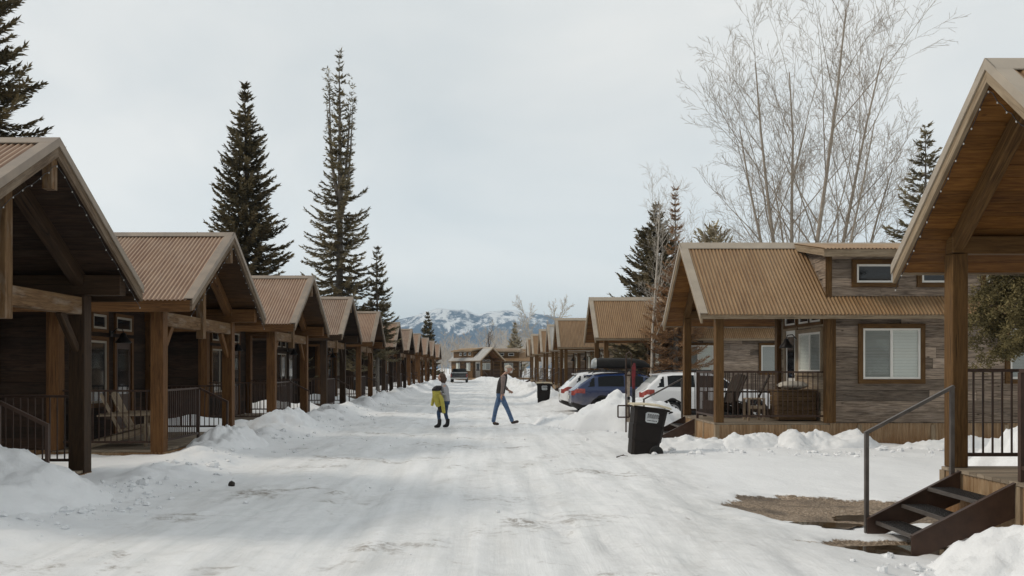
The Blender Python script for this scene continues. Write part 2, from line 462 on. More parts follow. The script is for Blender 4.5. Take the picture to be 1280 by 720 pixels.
def make_cabin(sp, detail=True, dormer=True):
    hw, H, E, py, ps, ov, pd, wh, dk, Lb, s = (sp[k] for k in ('hw', 'H', 'E', 'py', 'ps', 'ov', 'pd', 'wh', 'deck', 'Lb', 's'))
    root = empty('cabin')
    sl = (H - E) / hw
    zr = lambda y: H - sl * abs(y)
    bv = .008 if detail else 0
    tm = M[sp['trim']]
    # ---- roof
    mb = MB()
    for q in (-1, 1):
        corr_sheet(mb, -ov + .1, Lb + .3, 0, q * (hw + .04), zr)
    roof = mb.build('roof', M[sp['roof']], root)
    for p in roof.data.polygons: p.use_smooth = True
    mb = MB()
    for q in (-1, 1): mb.slab(0, H, q * .17, zr(.17), .022, .036, -ov - .02, Lb + .3, 0)
    mb.build('ridge_cap', M[sp['flash']], roof)
    mb = MB()
    for q in (-1, 1): mb.slab(0, H, q * hw, E, -.10, -.025, -ov + .05, Lb + .25, 0)
    mb.build('roof_deck', M['dark'], roof)
    mb = MB()
    for q in (-1, 1):
        n = int(hw / .125)
        for i in range(n):
            ya = hw * i / n + .003; yb = hw * (i + 1) / n - .003
            mb.slab(q * ya, zr(ya), q * yb, zr(yb), -.122, -.101, -ov + .045, (Lb + .24) if yb > wh else pd, 0, ru(.75, 1.2))
    mb.build('soffit', M[sp['soffit']], root)
    for q in (-1, 1):
        mb = MB()
        mb.slab(0, H, q * (hw + .03), zr(hw + .03), -.21 if sp['style'] == 'king' else -.20, -.016, -ov, -ov + .042)
        r = mb.build('rake_board', M[sp['rake']], root)
        mb = MB()
        mb.slab(0, H, q * (hw + .045), zr(hw + .045), -.075, .036, -ov - .018, -ov - .002)
        mb.slab(0, H, q * (hw + .045), zr(hw + .045), .021, .034, -ov - .002, -ov + .15)
        mb.build('flashing', M[sp['flash']], r)
        mb = MB(); mb.box(-ov + .045, Lb + .24, q * hw - .02, q * hw + .02, E - (.24 if sp['style'] == 'king' else .13), E - .022)
        mb.build('fascia', tm if sp['style'] == 'king' else M[sp['rake']], root)
        mb = MB()
        zb = zr(py) - .13
        mb.box((-ov + .12) if sp['style'] == 'king' else .012, pd, q * py - ps * .42, q * py + ps * .42, zb - (.3 if sp['style'] == 'king' else .2), zb)
        mb.build('eave_beam', M[sp['post']], root, bevel=bv)
        mb = MB()
        mb.slab(q * .0, H, q * (py + .1), zr(py + .1), -.36, -.125, .02, .02 + ps * .7)
        mb.build('rafter', M[sp['post']], root, bevel=bv)
        # posts
        mb = MB(); mb.box(0, ps, q * py - ps / 2, q * py + ps / 2, (dk if sp['style'] == 'open' else -.25), zb - (.302 if sp['style'] == 'king' else .202), None, 2)
        po = mb.build('post', M[sp['post']], root, bevel=bv)
        mb = MB(); mb.box(pd - ps * .75, pd - .002, q * (wh + .06) - ps / 2, q * (wh + .06) + ps / 2, dk, zr(wh + .1) - .14, None, 2)
        mb.build('post', M[sp['post']], root, bevel=bv)
        if sp['style'] == 'king':
            mb = MB()
            mb.beam((ps * .5, q * (py - ps / 2), 1.95), (ps * .5, q * (py - .62), 2.5), .09, .12, (0, 0, 1))
            mb.build('brace', M[sp['post']], root, bevel=bv)
    if sp['style'] == 'king':
        mb = MB(); mb.box(.03, ps - .03, -py + ps / 2, py - ps / 2, 2.48, 2.74, None, 1)
        mb.build('tie_beam', M['beam_weathered'], root, bevel=bv)
        mb = MB()
        mb.box(-.03, .13, -.085, .085, 2.30, H - .36, None, 2)
        mb.build('king_post', M['beam_weathered'], root, bevel=bv)
        mb = MB(); mb.box(-ov + .05, -ov + .17, -.07, .07, H - .62, H - .14, None, 2)
        mb.build('ridge_beam_end', M['beam_weathered'], root)
    # ---- body
    mb = MB()
    zf = dk
    fx = lambda u, z, d: (pd - d, u, z)
    pw = MB()
    board_rows(pw, fx, -wh, wh, zf, E + .05, sp['rowh'])
    board_rows(pw, fx, -wh, wh, E + .05, H - .25, sp['rowh'], lambda z: (-(H - .13 - z) / sl, (H - .13 - z) / sl))
    pw.build('porch_wall', M['porch_pale' if sp['style'] == 'open' else sp['board']], root)
    bx = lambda u, z, d: (Lb + d, u, z)
    board_rows(mb, bx, -wh, wh, zf, E + .05, sp['rowh'], None, .022, 5)
    board_rows(mb, bx, -wh, wh, E + .05, H - .25, sp['rowh'], lambda z: (-(H - .13 - z) / sl, (H - .13 - z) / sl), .022, 5)
    for q in (-1, 1):
        sx = lambda u, z, d: (u, q * (wh + d), z)
        board_rows(mb, sx, pd, Lb, zf, zr(wh) - .1, sp['rowh'])
    core = [(-wh, zf), (wh, zf), (wh, zr(wh) - .13), (0, H - .13), (-wh, zr(wh) - .13)]
    mb.prism(core, 0, pd, Lb, .3)
    wall = mb.build('wall', M[sp['board']], root)
    for q in (-1, 1):
        for (xa, xb) in ((pd - .03, pd + .12), (Lb - .12, Lb + .03)):
            mb = MB(); mb.box(xa, xb, q * wh, q * (wh + .034), zf, zr(wh) - .11, None, 2)
            mb.build('corner_board', tm, wall)
    # windows / doors on the porch wall
    if sp['style'] == 'open':
        dy0, dy1, wy0, wy1, wz0, wz1 = .42, 1.12, -1.12, .2, 1.65, 2.55
    else:
        dy0, dy1, wy0, wy1, wz0, wz1 = .45, 1.25, -1.5, -.05, .95, 2.25
    F = -1 if s > 0 else 1
    U = (0, 1, 0); N = (-1, 0, 0)
    ya, yb = sorted((s * dy0, s * dy1))
    mb = MB()
    xo = pd - .03
    mb.box(xo - .03, xo + .03, ya - .1, ya, dk, dk + 2.1, None, 2); mb.box(xo - .03, xo + .03, yb, yb + .1, dk, dk + 2.1, None, 2)
    mb.box(xo - .033, xo + .03, ya - .1, yb + .1, dk + 2.1, dk + 2.2, None, 1)
    mb.build('door_frame', tm if s < 0 else M['rake_right'], root)
    mb = MB(); mb.box(xo + .0, xo + .02, ya, yb, dk + .01, dk + 2.1, None, 2)
    dr = mb.build('door', M['door'] if s < 0 else M['vinyl'], root)
    mb = MB(); mb.box(xo - .01, xo - .002, ya + .12, yb - .12, dk + .95, dk + 1.95); mb.build('pane', M['glass'], dr)
    mb = MB(); hy = ya + .07; mb.tube([(xo, hy, dk + 1), (xo - .05, hy, dk + 1), (xo - .05, hy + .09, dk + 1)], .011, 6); mb.build('handle', M['black_metal'], dr)
    ya2, yb2 = sorted((s * wy0, s * wy1))
    window(root, (pd - .022, ya2, wz0), U, N, yb2 - ya2, wz1 - wz0, sp['trim'] if s < 0 else 'rake_right', .09, s > 0, True)
    for (a, b) in ((dy0, dy1), (wy0, wy0 + .62), (wy1 - .62, wy1)):
        a, b = sorted((s * a, s * b))
        window(root, (pd - .022, a, 2.78 if s > 0 else 2.5 if (b - a) > .7 else 2.5), U, N, b - a, .22 if s > 0 else .3, sp['trim'], .07, False, False, 'transom_window')
    lamp(root, (pd - .03, s * .2 if s < 0 else .3, 2.42), (-1, 0, 0))
    # side windows
    for q in (-1, 1):
        for xw in (3.2, 6.4):
            if q == 1: window(root, (xw, q * (wh + .022), 1.5), (1, 0, 0), (0, q, 0), 1.25, 1.1, sp['trim'], .1)
            else: window(root, (xw, q * (wh + .022), 1.5), (1, 0, 0), (0, q, 0), 1.25, 1.1, sp['trim'], .1)
    # ---- dormer
    if dormer:
        d0 = 2.45; de = Lb - .6; dz = 4.2; dwh = wh - .04
        for q in (-1, 1):
            mb = MB()
            sx = lambda u, z, d: (u, q * (dwh + d), z)
            board_rows(mb, sx, d0, de, zr(dwh) + .0, dz, .2)
            poly = [(0, H - .09), (q * dwh, zr(dwh) - .1), (q * dwh, dz + .0), (0, H - .07)]
            mb.prism(poly, 0, d0 + .004, de, .8)
            ff = lambda u, z, d: (d0 - d + .004, q * u, z)
            zz = zr(dwh)
            board_rows(mb, ff, .05, dwh, zz, dz, .2, lambda z: (max((H + .02 - z + .2) / sl, .05 if z < 4.19 else dwh - .7), dwh))
            dw = mb.build('dormer', M[sp['board']], root)
            mb = MB(); mb.box(d0 - .03, d0 + .1, q * dwh, q * (dwh + .034), zr(dwh) - .02, dz, None, 2)
            mb.build('corner_board', tm, dw)
            mb = MB()
            ye = dwh + .38
            zd = lambda y: H - .0 - (H - 4.3) * abs(y) / ye
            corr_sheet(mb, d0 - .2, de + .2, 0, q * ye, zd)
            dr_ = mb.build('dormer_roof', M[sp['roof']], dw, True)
            mb = MB()
            mb.slab(0, zd(0), q * (ye - .03), zd(ye - .03), -.16, -.015, d0 - .2, d0 - .16)
            mb.slab(0, zd(0), q * (ye - .03), zd(ye - .03), -.06, -.02, d0 - .158, de + .15)
            mb.box(d0 - .2, de + .2, q * (ye - .03) - .018, q * (ye - .03) + .018, zd(ye) - .17, zd(ye) - .012)
            mb.build('dormer_trim', M[sp['rake']], dw)
            for xw in (3.08, 4.5, 5.9):
                window(dw, (xw, q * (dwh + .022), 3.6), (1, 0, 0), (0, q, 0), .8, .4, sp['trim'], .1, False, False, 'dormer_window')
    # ---- deck, skirt
    mb = MB()
    n = int((2 * (py + ps * .5)) / .14); w = 2 * (py + ps / 2) / n
    for i in range(n):
        y0 = -(py + ps / 2) + i * w
        mb.box(-.03 if sp['style'] == 'open' else .02, pd - .03, y0 + .003, y0 + w - .003, dk - .04, dk - .002, None, 0, ru(.75, 1.2))
    mb.build('deck', M['deck'], root)
    mb = MB()
    yo = py + ps / 2 - .01
    corr_wall(mb, 1, -yo, yo, .0, -.3, dk - .045, -1)
    for q in (-1, 1):
        corr_wall(mb, 0, 0, pd, q * yo, -.3, dk - .045, q)
        corr_wall(mb, 0, pd, Lb, q * (wh - .02), -.3, dk - .01, q)
    sk = mb.build('skirting', M['skirt'], root, True)
    mb = MB()
    mb.box(.02, Lb - .05, -wh + .03, wh - .03, -.3, dk - .05)
    mb.build('underframe', M['dark'], root)
    if dk > .3:
        def batten(*bx):
            mb = MB(); mb.box(*bx, -.3, dk - .046, None, 2); mb.build('batten', M['rake_right'], sk)
        for q in (-1, 1):
            batten(-.026, .06, q * yo - .06 + q * .014, q * yo + .06)
            for xx in (1.55, 3.1, 4.7, 6.3): batten(xx, xx + .09, q * (yo if xx < pd else wh), q * ((yo if xx < pd else wh) + .024))
        for yy in (-.62, .1): batten(-.03, .0, yy, yy + .08)
    # ---- railings
    st = M['steel']; hgt = 1.12
    xr = ps * .5 if s < 0 else .03
    front_end = s * (.17 if s > 0 else .02)
    railing('railing', root, (xr, -s * (py - ps / 2), dk), (xr, front_end, dk), hgt, st, posts=(False, True))
    for q in (-1, 1):
        railing('railing', root, (ps, q * py, dk), (pd - ps * .75, q * py, dk), hgt, st, posts=(False, False))
    if s > 0:
        # steel staircase at the far half
        y0, y1 = .18, 1.17
        stc = empty('staircase'); stc.parent = root
        for yy in (y0, y1 - .012):
            mb = MB()
            mb.hexa([(x, yy + a, z) for (x, zz) in ((-1.06, (-.24, .0)), (-.03, (dk - .36, dk - .02))) for a in (0, .012) for z in zz])
            mb.beam((-1.06, yy + .006, .006), (-.03, yy + .006, dk - .014), .05, .012)
            mb.build('stringer', M['steel'], stc)
        for k in range(3):
            zt = dk - .187 * (k + 1); x1 = -.14 - .285 * k + .03
            mb = MB()
            mb.box(x1 - .28, x1, y0 + .014, y1 - .014, zt - .035, zt - .004)
            mb.box(x1 - .29, x1 - .272, y0 + .014, y1 - .014, zt - .042, zt - .002)
            for a in range(6):
                for b in range(22):
                    mb.box(x1 - .26 + a * .042, x1 - .235 + a * .042, y0 + .03 + b * .042, y0 + .058 + b * .042, zt - .006, zt + .003, mi=1)
            mb.build('tread', [M['steel_grey'], M['grate']], stc)
        mb = MB(); yh = y1 + .03
        mb.beam((-1.05, yh, -.22), (-1.05, yh, .955), .04, .04, (1, 0, 0)); mb.beam((-.1, yh, dk - .3), (-.1, yh, 1.46), .04, .04, (1, 0, 0))
        mb.beam((-1.07, yh, .95), (-.08, yh, 1.475), .045, .035)
        mb.build('handrail', M['steel_grey'], stc)
    else:
        mb = MB(); yy = front_end + s * .0
        mb.beam((xr - .02, yy, 1.25), (-.5, yy, .96), .04, .045); mb.beam((-.5, yy, .98), (-.5, yy, .05), .04, .04, (1, 0, 0))
        mb.build('handrail', st, root)
    return root

def retex(root, mp):
    """give a copied cabin its own mesh data with swapped materials"""
    for o in [root] + list(root.children_recursive):
        if o.type == 'MESH' and any(m and m.name in mp for m in o.data.materials):
            o.data = o.data.copy()
            for i, m in enumerate(o.data.materials):
                if m and m.name in mp: o.data.materials[i] = M[mp[m.name]]
# ------------------------------------------------------------------ camera, world, sun
cam_d = bpy.data.cameras.new('camera'); cam = bpy.data.objects.new('camera', cam_d); col.objects.link(cam)
cam_d.lens = 30; cam_d.sensor_width = 36
cam_d.shift_x = 34 / 1280; cam_d.shift_y = 100 / 1280
cam_d.clip_start = .1; cam_d.clip_end = 20000
cam.location = (0, 0, 1.68); cam.rotation_euler = (R(90), 0, 0)
scene.camera = cam

SUN_EL, SUN_AZ = R(38), R(266)     # azimuth clockwise from +Y ; sun stands left
sd = Vector((math.sin(SUN_AZ) * math.cos(SUN_EL), math.cos(SUN_AZ) * math.cos(SUN_EL), math.sin(SUN_EL)))
sl_ = bpy.data.lights.new('sun', 'SUN'); sl_.energy = 1.25; sl_.angle = R(10); sl_.color = (1, .89, .75)
sun = bpy.data.objects.new('sun', sl_); col.objects.link(sun)
sun.rotation_euler = (-sd).to_track_quat('-Z', 'Y').to_euler(); sun.location = sd * 60

w = bpy.data.worlds.new('World'); scene.world = w; w.use_nodes = True
nt = w.node_tree; nt.nodes.clear()
out = nt.nodes.new('ShaderNodeOutputWorld'); bg = nt.nodes.new('ShaderNodeBackground')
sky = nt.nodes.new('ShaderNodeTexSky'); sky.sky_type = 'NISHITA'; sky.sun_disc = False
sky.sun_elevation = SUN_EL; sky.sun_rotation = SUN_AZ; sky.air_density = 1; sky.dust_density = 2.5; sky.altitude = 1900
tc = nt.nodes.new('ShaderNodeTexCoord')
mp = nt.nodes.new('ShaderNodeMapping'); mp.inputs['Scale'].default_value = (1.0, 1.0, 1.9); mp.inputs['Location'].default_value = (.35, .1, .2)
mp.inputs['Rotation'].default_value = (0, R(28), 0)
nz = nt.nodes.new('ShaderNodeTexNoise'); nz.inputs['Scale'].default_value = 2.3; nz.inputs['Detail'].default_value = 5; nz.inputs['Roughness'].default_value = .5; nz.inputs['Distortion'].default_value = .35
rp = nt.nodes.new('ShaderNodeValToRGB'); e = rp.color_ramp.elements
e[0].position = .3; e[0].color = (.76, .81, .835, 1); e[1].position = .62; e[1].color = (1.0, 1.0, .985, 1)
mul = nt.nodes.new('ShaderNodeMix'); mul.data_type = 'RGBA'; mul.blend_type = 'MULTIPLY'; mul.inputs[0].default_value = 1
mul.inputs[7].default_value = (7.25, 7.25, 7.05, 1)
mx = nt.nodes.new('ShaderNodeMix'); mx.data_type = 'RGBA'; mx.inputs[0].default_value = .88
nt.links.new(tc.outputs['Generated'], mp.inputs[0]); nt.links.new(mp.outputs[0], nz.inputs['Vector']); nt.links.new(nz.outputs['Fac'], rp.inputs[0])
nt.links.new(rp.outputs[0], mul.inputs[6]); nt.links.new(sky.outputs[0], mx.inputs[6]); nt.links.new(mul.outputs[2], mx.inputs[7])
sxyz = nt.nodes.new('ShaderNodeSeparateXYZ'); nt.links.new(tc.outputs['Generated'], sxyz.inputs[0])
mr_ = nt.nodes.new('ShaderNodeMapRange'); mr_.interpolation_type = 'SMOOTHSTEP'; nt.links.new(sxyz.outputs[2], mr_.inputs[0])
mr_.inputs[1].default_value = 0; mr_.inputs[2].default_value = .34; mr_.inputs[3].default_value = 1.22; mr_.inputs[4].default_value = 1.0
hb = nt.nodes.new('ShaderNodeVectorMath'); hb.operation = 'SCALE'; nt.links.new(mx.outputs[2], hb.inputs[0]); mr2 = nt.nodes.new('ShaderNodeMapRange'); mr2.interpolation_type = 'SMOOTHSTEP'; nt.links.new(sxyz.outputs[1], mr2.inputs[0])
mr2.inputs[1].default_value = -.75; mr2.inputs[2].default_value = .25; mr2.inputs[3].default_value = .62; mr2.inputs[4].default_value = 1.0     # unseen sky behind the camera dimmed to darken faces turned to it
mm_ = nt.nodes.new('ShaderNodeMath'); mm_.operation = 'MULTIPLY'; nt.links.new(mr_.outputs[0], mm_.inputs[0]); nt.links.new(mr2.outputs[0], mm_.inputs[1])
nt.links.new(mm_.outputs[0], hb.inputs['Scale'])
nt.links.new(hb.outputs[0], bg.inputs[0]); bg.inputs[1].default_value = .1
nt.links.new(bg.outputs[0], out.inputs[0])
vs = scene.view_settings
vs.view_transform = 'Standard'; vs.look = 'None'; vs.gamma = 1; vs.use_curve_mapping = False; vs.exposure = .4
scene.cycles.max_bounces = 8; scene.cycles.diffuse_bounces = 4; scene.cycles.transparent_max_bounces = 12

# ------------------------------------------------------------------ ground
def fb(x, y, s, o=4, z=0.0):
    return noise.fractal(Vector((x / s, y / s, z)), 1.0, 2.0, o)
def ss(a, b, x):
    t = max(0, min(1, (x - a) / (b - a))); return t * t * (3 - 2 * t)
CL = [10.71, 18.2, 26.7, 34.6, 43.5, 53.7, 62.9, 71.2, 81.4, 90.6, 103]
CR = [(5.30, 8.3, 0), (5.02, 20.1, -.06), (4.86, 36.3, 0), (4.66, 51.4, 0), (4.72, 58.9, 0), (4.62, 66, 0), (4.52, 75.6, 0), (4.6, 85.5, 0)]
def gravel_mask(x, y):
    """>0 inside the bare patch beside the near right steps"""
    n = fb(x, y, .9, 4, 3.3) * .34 + fb(x, y, .25, 3, 1.3) * .16
    d1 = .92 - math.hypot((x - 4.75) / 1.7, (y - 11.1) / 1.25)
    d2 = .9 - math.hypot((x - 4.15) / .85, (y - 8.85) / .42)
    return max(d1, d2) + n
FP = {}
def _prints():
    rg = random.Random(5)
    for (x, y, a, n) in ((-5.2, 24.6, -.05, 24), (-4.6, 9.3, .35, 9), (3.6, 9.6, 2.6, 9), (2.6, 17.2, 2.95, 10), (-4.4, 19.6, .6, 12), (1.2, 8.2, 1.9, 14)):
        for k in range(n):
            x += .38 * math.cos(a); y += .38 * math.sin(a); a += rg.gauss(0, .06)
            s_ = .11 * (1 if k % 2 else -1)
            px_, py_ = x - math.sin(a) * s_, y + math.cos(a) * s_
            for q in (-1, 0, 1): FP.setdefault(int(py_ * 2) + q, []).append((px_, py_, math.cos(a), math.sin(a)))
_prints()
def footprint(x, y):
    d_ = 0
    for (a, b, c, s) in FP.get(int(y * 2), ()):
        u = (x - a) * c + (y - b) * s; v_ = -(x - a) * s + (y - b) * c
        r = (u / .17) ** 2 + (v_ / .075) ** 2
        if r < 2.2: d_ = max(d_, -.35 * (1 - abs(r - 1.5) / .7) if r > 1.05 else 1 - r ** 3)
    return d_
TR = [(-2.55, .35, 11, .3), (-1.15, .35, 11, .3), (-1.7, .5, 17, 1.9), (-.25, .5, 17, 1.9), (.15, .4, 13, 4.1), (1.6, .4, 13, 4.1), (-.75, .6, 23, 2.7), (.75, .6, 23, 2.7), (2.2, .5, 15, .9)]
def track(x, y):
    t_ = 0
    for i, (c, a, p, ph) in enumerate(TR):
        d = abs(x - (c + a * math.sin(y / p + ph)))
        if d < .16: t_ = max(t_, (1 - d / .16) ** .5 * max(0, min(1, .75 + 1.3 * fb(i * 3, y, 3.5, 2, 2))))
    return t_
def gh(x, y):
    h = 0.0
    if -12 < x < 14 and -30 < y < 140:
        far = max(0, (y - 5) / 100)
        # packed street with shallow ruts
        st = ss(-4.9, -3.9, x) * (1 - ss(3.0, 4.2, x))
        h += st * (.028 * fb(x, y * .35, .6, 4) + .03 * fb(x, y * .12, 1.3, 3, 5) + .018 * fb(x, y, .22, 3, 9))
        h += st * .035 * (-ss(.75, 0, abs(abs(x + .6) - 1.1)))
        h -= st * .026 * track(x, y) + .035 * footprint(x, y)
        pch = max(0, min(1, .3 + 1.6 * fb(x, y, 1.4, 3, 41)))
        if y < 40: h += st * pch * (.016 * fb(x, y, .13, 3, 51) + .012 * max(0, fb(x, y, .21, 2, 61)))
        # ploughed ridge across the left fronts
        e = -4.95 + .35 * fb(0, y, 3.5, 3, 2)
        rid = math.exp(-((x - e) / .62) ** 2)
        amp = .05 + .11 * ss(19, 26, y) + (.12 + .12 * ss(20, 26, y)) * max(0, .5 + fb(0, y, 2.3, 3, 7)) + .1 * far
        h += rid * amp * (1 + .5 * fb(x, y, .55, 4, 4)) + rid * (.05 * fb(x, y, .28, 4, 14) + .05 * max(0, fb(x, y, .4, 2, 24)) )
        h += (1 - ss(-5.6, -4.6, x)) * (.07 + .05 * fb(x, y, .8, 4, 6)) * ss(4, 7, y)
        for c in CL:                       # deeper drifts in the gaps between the left cabins
            h += .38 * ss(16, 24, y) * math.exp(-((y - c - 3.9) / .75) ** 2) * (1 - ss(-6.4, -5.4, x)) * (1 + .5 * fb(x, y, .9, 3, 8))
        # right ridge beyond the second cabin
        e = 3.75 - .9 * far + .4 * fb(3, y, 3.0, 3, 12)
        rid = math.exp(-((x - e) / .75) ** 2) * ss(35, 40, y)
        h += rid * (.18 + .42 * max(0, .5 + fb(5, y, 2.6, 3, 17))) * (1 + .5 * fb(x, y, .6, 4, 4)) + rid * .06 * fb(x, y, .3, 4, 14)
        h += ss(3.0, 4.6, x) * ss(13, 16, y) * (.04 + .05 * fb(x, y, 1.1, 4, 31)) * (1 - .9 * ss(21.8, 22.6, y) * (1 - ss(33.6, 34.4, y)))
        # lower, wetter ground by the near right steps
        h -= .17 * ss(2.0, 4.4, x) * (1 - ss(12.8, 15.5, y)) * (1 - .6 * ss(7.5, 9, x))
        h += (.03 * fb(x, y, .8, 4, 21)) * ss(2, 4, x) * (1 - ss(13, 15, y))
        if 1.5 < x < 9 and 5.5 < y < 15:
            g = gravel_mask(x, y)
            h -= .05 * ss(-.12, .14, g)
    elif y >= 140 or abs(x) >= 12:
        h += .1 * fb(x, y, 9, 3)
    # cleared end of the street
    h += .62 * math.exp(-((x - .3) / 2.2) ** 2 - ((y - 107) / 1.6) ** 2) * (1 + .3 * fb(x, y, 1.2, 3))
    return h
def axis(dense, lo, hi, far):
    a = list(dense)
    x = hi; d = .4
    while x < far: x += d; d *= 1.35; a.append(min(x, far))
    x = lo; d = .4
    while x > -far: x -= d; d *= 1.35; a.append(max(x, -far))
    return sorted(set(round(v, 4) for v in a))
xs = [-9 + .075 * i for i in range(int(19 / .075) + 1)]
xs = axis(xs, xs[0], xs[-1], 2900)
ys = []; y = 5.2; d = .05
while y < 125: ys.append(y); d = max(.05, .0052 * y); y += d
ys2 = [5.2 - .4 * 1.35 ** k * 1.2 for k in range(1, 16)]
y = 125; d = 1.0
while y < 5000: ys.append(y); y += d; d *= 1.25
ys = sorted(ys + [v for v in ys2 if v > -250] + [5000])
mb = MB()
mb.grid([[(x, y, gh(x, y)) for x in xs] for y in ys])
t, c, f, fine, med, v, h = snowmat('snow_ground', (.83, .845, .86))
# packed icy street: greyer, streaked along the street
sx = t.n('ShaderNodeSeparateXYZ'); t.l(v, sx.inputs[0])
def band(val, a, b):
    nd = t.n('ShaderNodeMapRange', interpolation_type='SMOOTHSTEP'); t.l(val, nd.inputs[0]); nd.inputs[1].default_value = a; nd.inputs[2].default_value = b
    return nd.outputs[0]
wob = t.math('ADD', sx.outputs[0], t.math('MULTIPLY', t.math('SUBTRACT', f, .5), 2.2))
road = t.math('MULTIPLY', band(wob, -4.7, -3.3), t.math('SUBTRACT', 1.0, band(wob, 2.6, 4.0)))
road = t.math('MULTIPLY', road, t.math('SUBTRACT', 1.0, band(sx.outputs[1], 104, 112)))
st1 = t.noise(t.coord('Object', (2.6, .16, 1)), 1.5, 7, .66, .35)
st2 = t.noise(t.coord('Object', (.7, .45, 1)), 1.2, 6, .65, .8)
ice = t.ramp(st1, [(.36, (.70, .715, .72)), (.5, (.775, .785, .79)), (.64, (.83, .84, .85))])
ice = t.mix(ice, (.55, .545, .53), t.ramp(st2, [(.52, 0), (.68, .55)]))
dirt = t.math('MULTIPLY', t.ramp(t.noise(t.coord('Object', (.5, .85, 1)), 1.0, 7, .72, .5), [(.565, 0), (.65, 1)]),
              t.ramp(t.noise(v, 9, 4, .7), [(.4, .0), (.55, 1)]))
grit = t.math('MULTIPLY', t.ramp(t.noise(v, 38, 3, .6), [(.60, 0), (.68, 1)]), t.ramp(t.noise(t.coord('Object', (.9, .35, 1)), 1.3, 5, .7), [(.45, 0), (.65, 1)]))
ice = t.mix(ice, (.36, .32, .28), t.math('MULTIPLY', grit, .5))
ice = t.mix(ice, (.22, .185, .15), t.math('MULTIPLY', dirt, .85))
tk = t.n('ShaderNodeAttribute'); tk.attribute_name = 'track'
ice = t.mix(ice, (.56, .565, .57), t.math('MULTIPLY', tk.outputs['Fac'], t.ramp(fine, [(.4, .15), (.6, .5)])))
c = t.mix(c, ice, road)
# bare gravel beside the near right steps
gm = t.n('ShaderNodeAttribute'); gm.attribute_name = 'bare'
gmask = t.ramp(t.math('ADD', gm.outputs['Fac'], t.math('MULTIPLY', t.math('SUBTRACT', fine, .5), .5)), [(.46, 0), (.54, 1)])
peb = t.n('ShaderNodeTexVoronoi'); peb.inputs['Scale'].default_value = 34; t.l(v, peb.inputs['Vector'])
gcol = t.mix(t.ramp(t.noise(v, 26, 4, .75), [(.3, (.07, .05, .033)), (.52, (.28, .21, .145)), (.72, (.6, .5, .4))]), (.08, .06, .044), t.ramp(t.noise(v, 1.6, 5, .6), [(.36, .7), (.5, 0)]))
c = t.mix(c, gcol, gmask)
t.set(c, t.math('ADD', t.math('MULTIPLY', road, -.22), t.math('MULTIPLY', st1, .22)) if False else t.ramp(road, [(0, .68), (1, .5)]), spec=.35)
for n_ in t.t.nodes:
    if n_.type == 'BUMP': bumpn = n_
hh = t.mix(h, t.math('ADD', t.math('MULTIPLY', st1, 1.1), t.math('MULTIPLY', fine, .35)), road)
hh = t.mix(hh, t.math('MULTIPLY', peb.outputs['Distance'], 1.2), gmask)
t.l(hh, bumpn.inputs['Height']); bumpn.inputs['Strength'].default_value = .5; bumpn.inputs['Distance'].default_value = .04
gr = mb.build('ground', t.m, None, True); tag(gr, kind='structure')
at = gr.data.attributes.new('bare', 'FLOAT', 'POINT')
vals = []
for vv in gr.data.vertices:
    x, y, _ = vv.co
    g = gravel_mask(x, y) if (1.5 < x < 9 and 5.5 < y < 15) else -1
    vals.append(max(0, min(1, .5 + g * 1.6)))
at.data.foreach_set('value', vals)
at = gr.data.attributes.new('track', 'FLOAT', 'POINT')
at.data.foreach_set('value', [track(vv.co.x, vv.co.y) if (-5 < vv.co.x < 4.5 and 5 < vv.co.y < 105) else 0 for vv in gr.data.vertices])

# meltwater lying in the low gravel
def puddle_mesh(name, cx, cy, rx, ry, z, seed):
    mb = MB(); n = 48
    pts = []
    for i in range(n):
        a = 2 * PI * i / n
        k = 1 + .32 * noise.noise(Vector((math.cos(a) * 1.6, math.sin(a) * 1.6, seed))) + .12 * noise.noise(Vector((math.cos(a) * 5, math.sin(a) * 5, seed)))
        pts.append((cx + rx * k * math.cos(a), cy + ry * k * math.sin(a), z))
    mb.face(pts)
    t = NT(name); t.set((.045, .03, .018), .06, 0, .5)
    nn = t.noise(t.coord('Object'), 7, 4, .6); t.set(t.ramp(nn, [(.35, (.03, .021, .013)), (.7, (.1, .075, .05))]))
    o = mb.build('puddle', t.m); tag(o, kind='structure'); return o
for (cx, cy, rx, ry) in ((3.75, 9.95, .62, .2), (4.15, 8.65, .75, .38), (5.0, 10.75, .7, .25)):
    z = gh(cx, cy) + .004
    puddle_mesh('puddle', cx, cy, rx, ry, z + .006, cx)

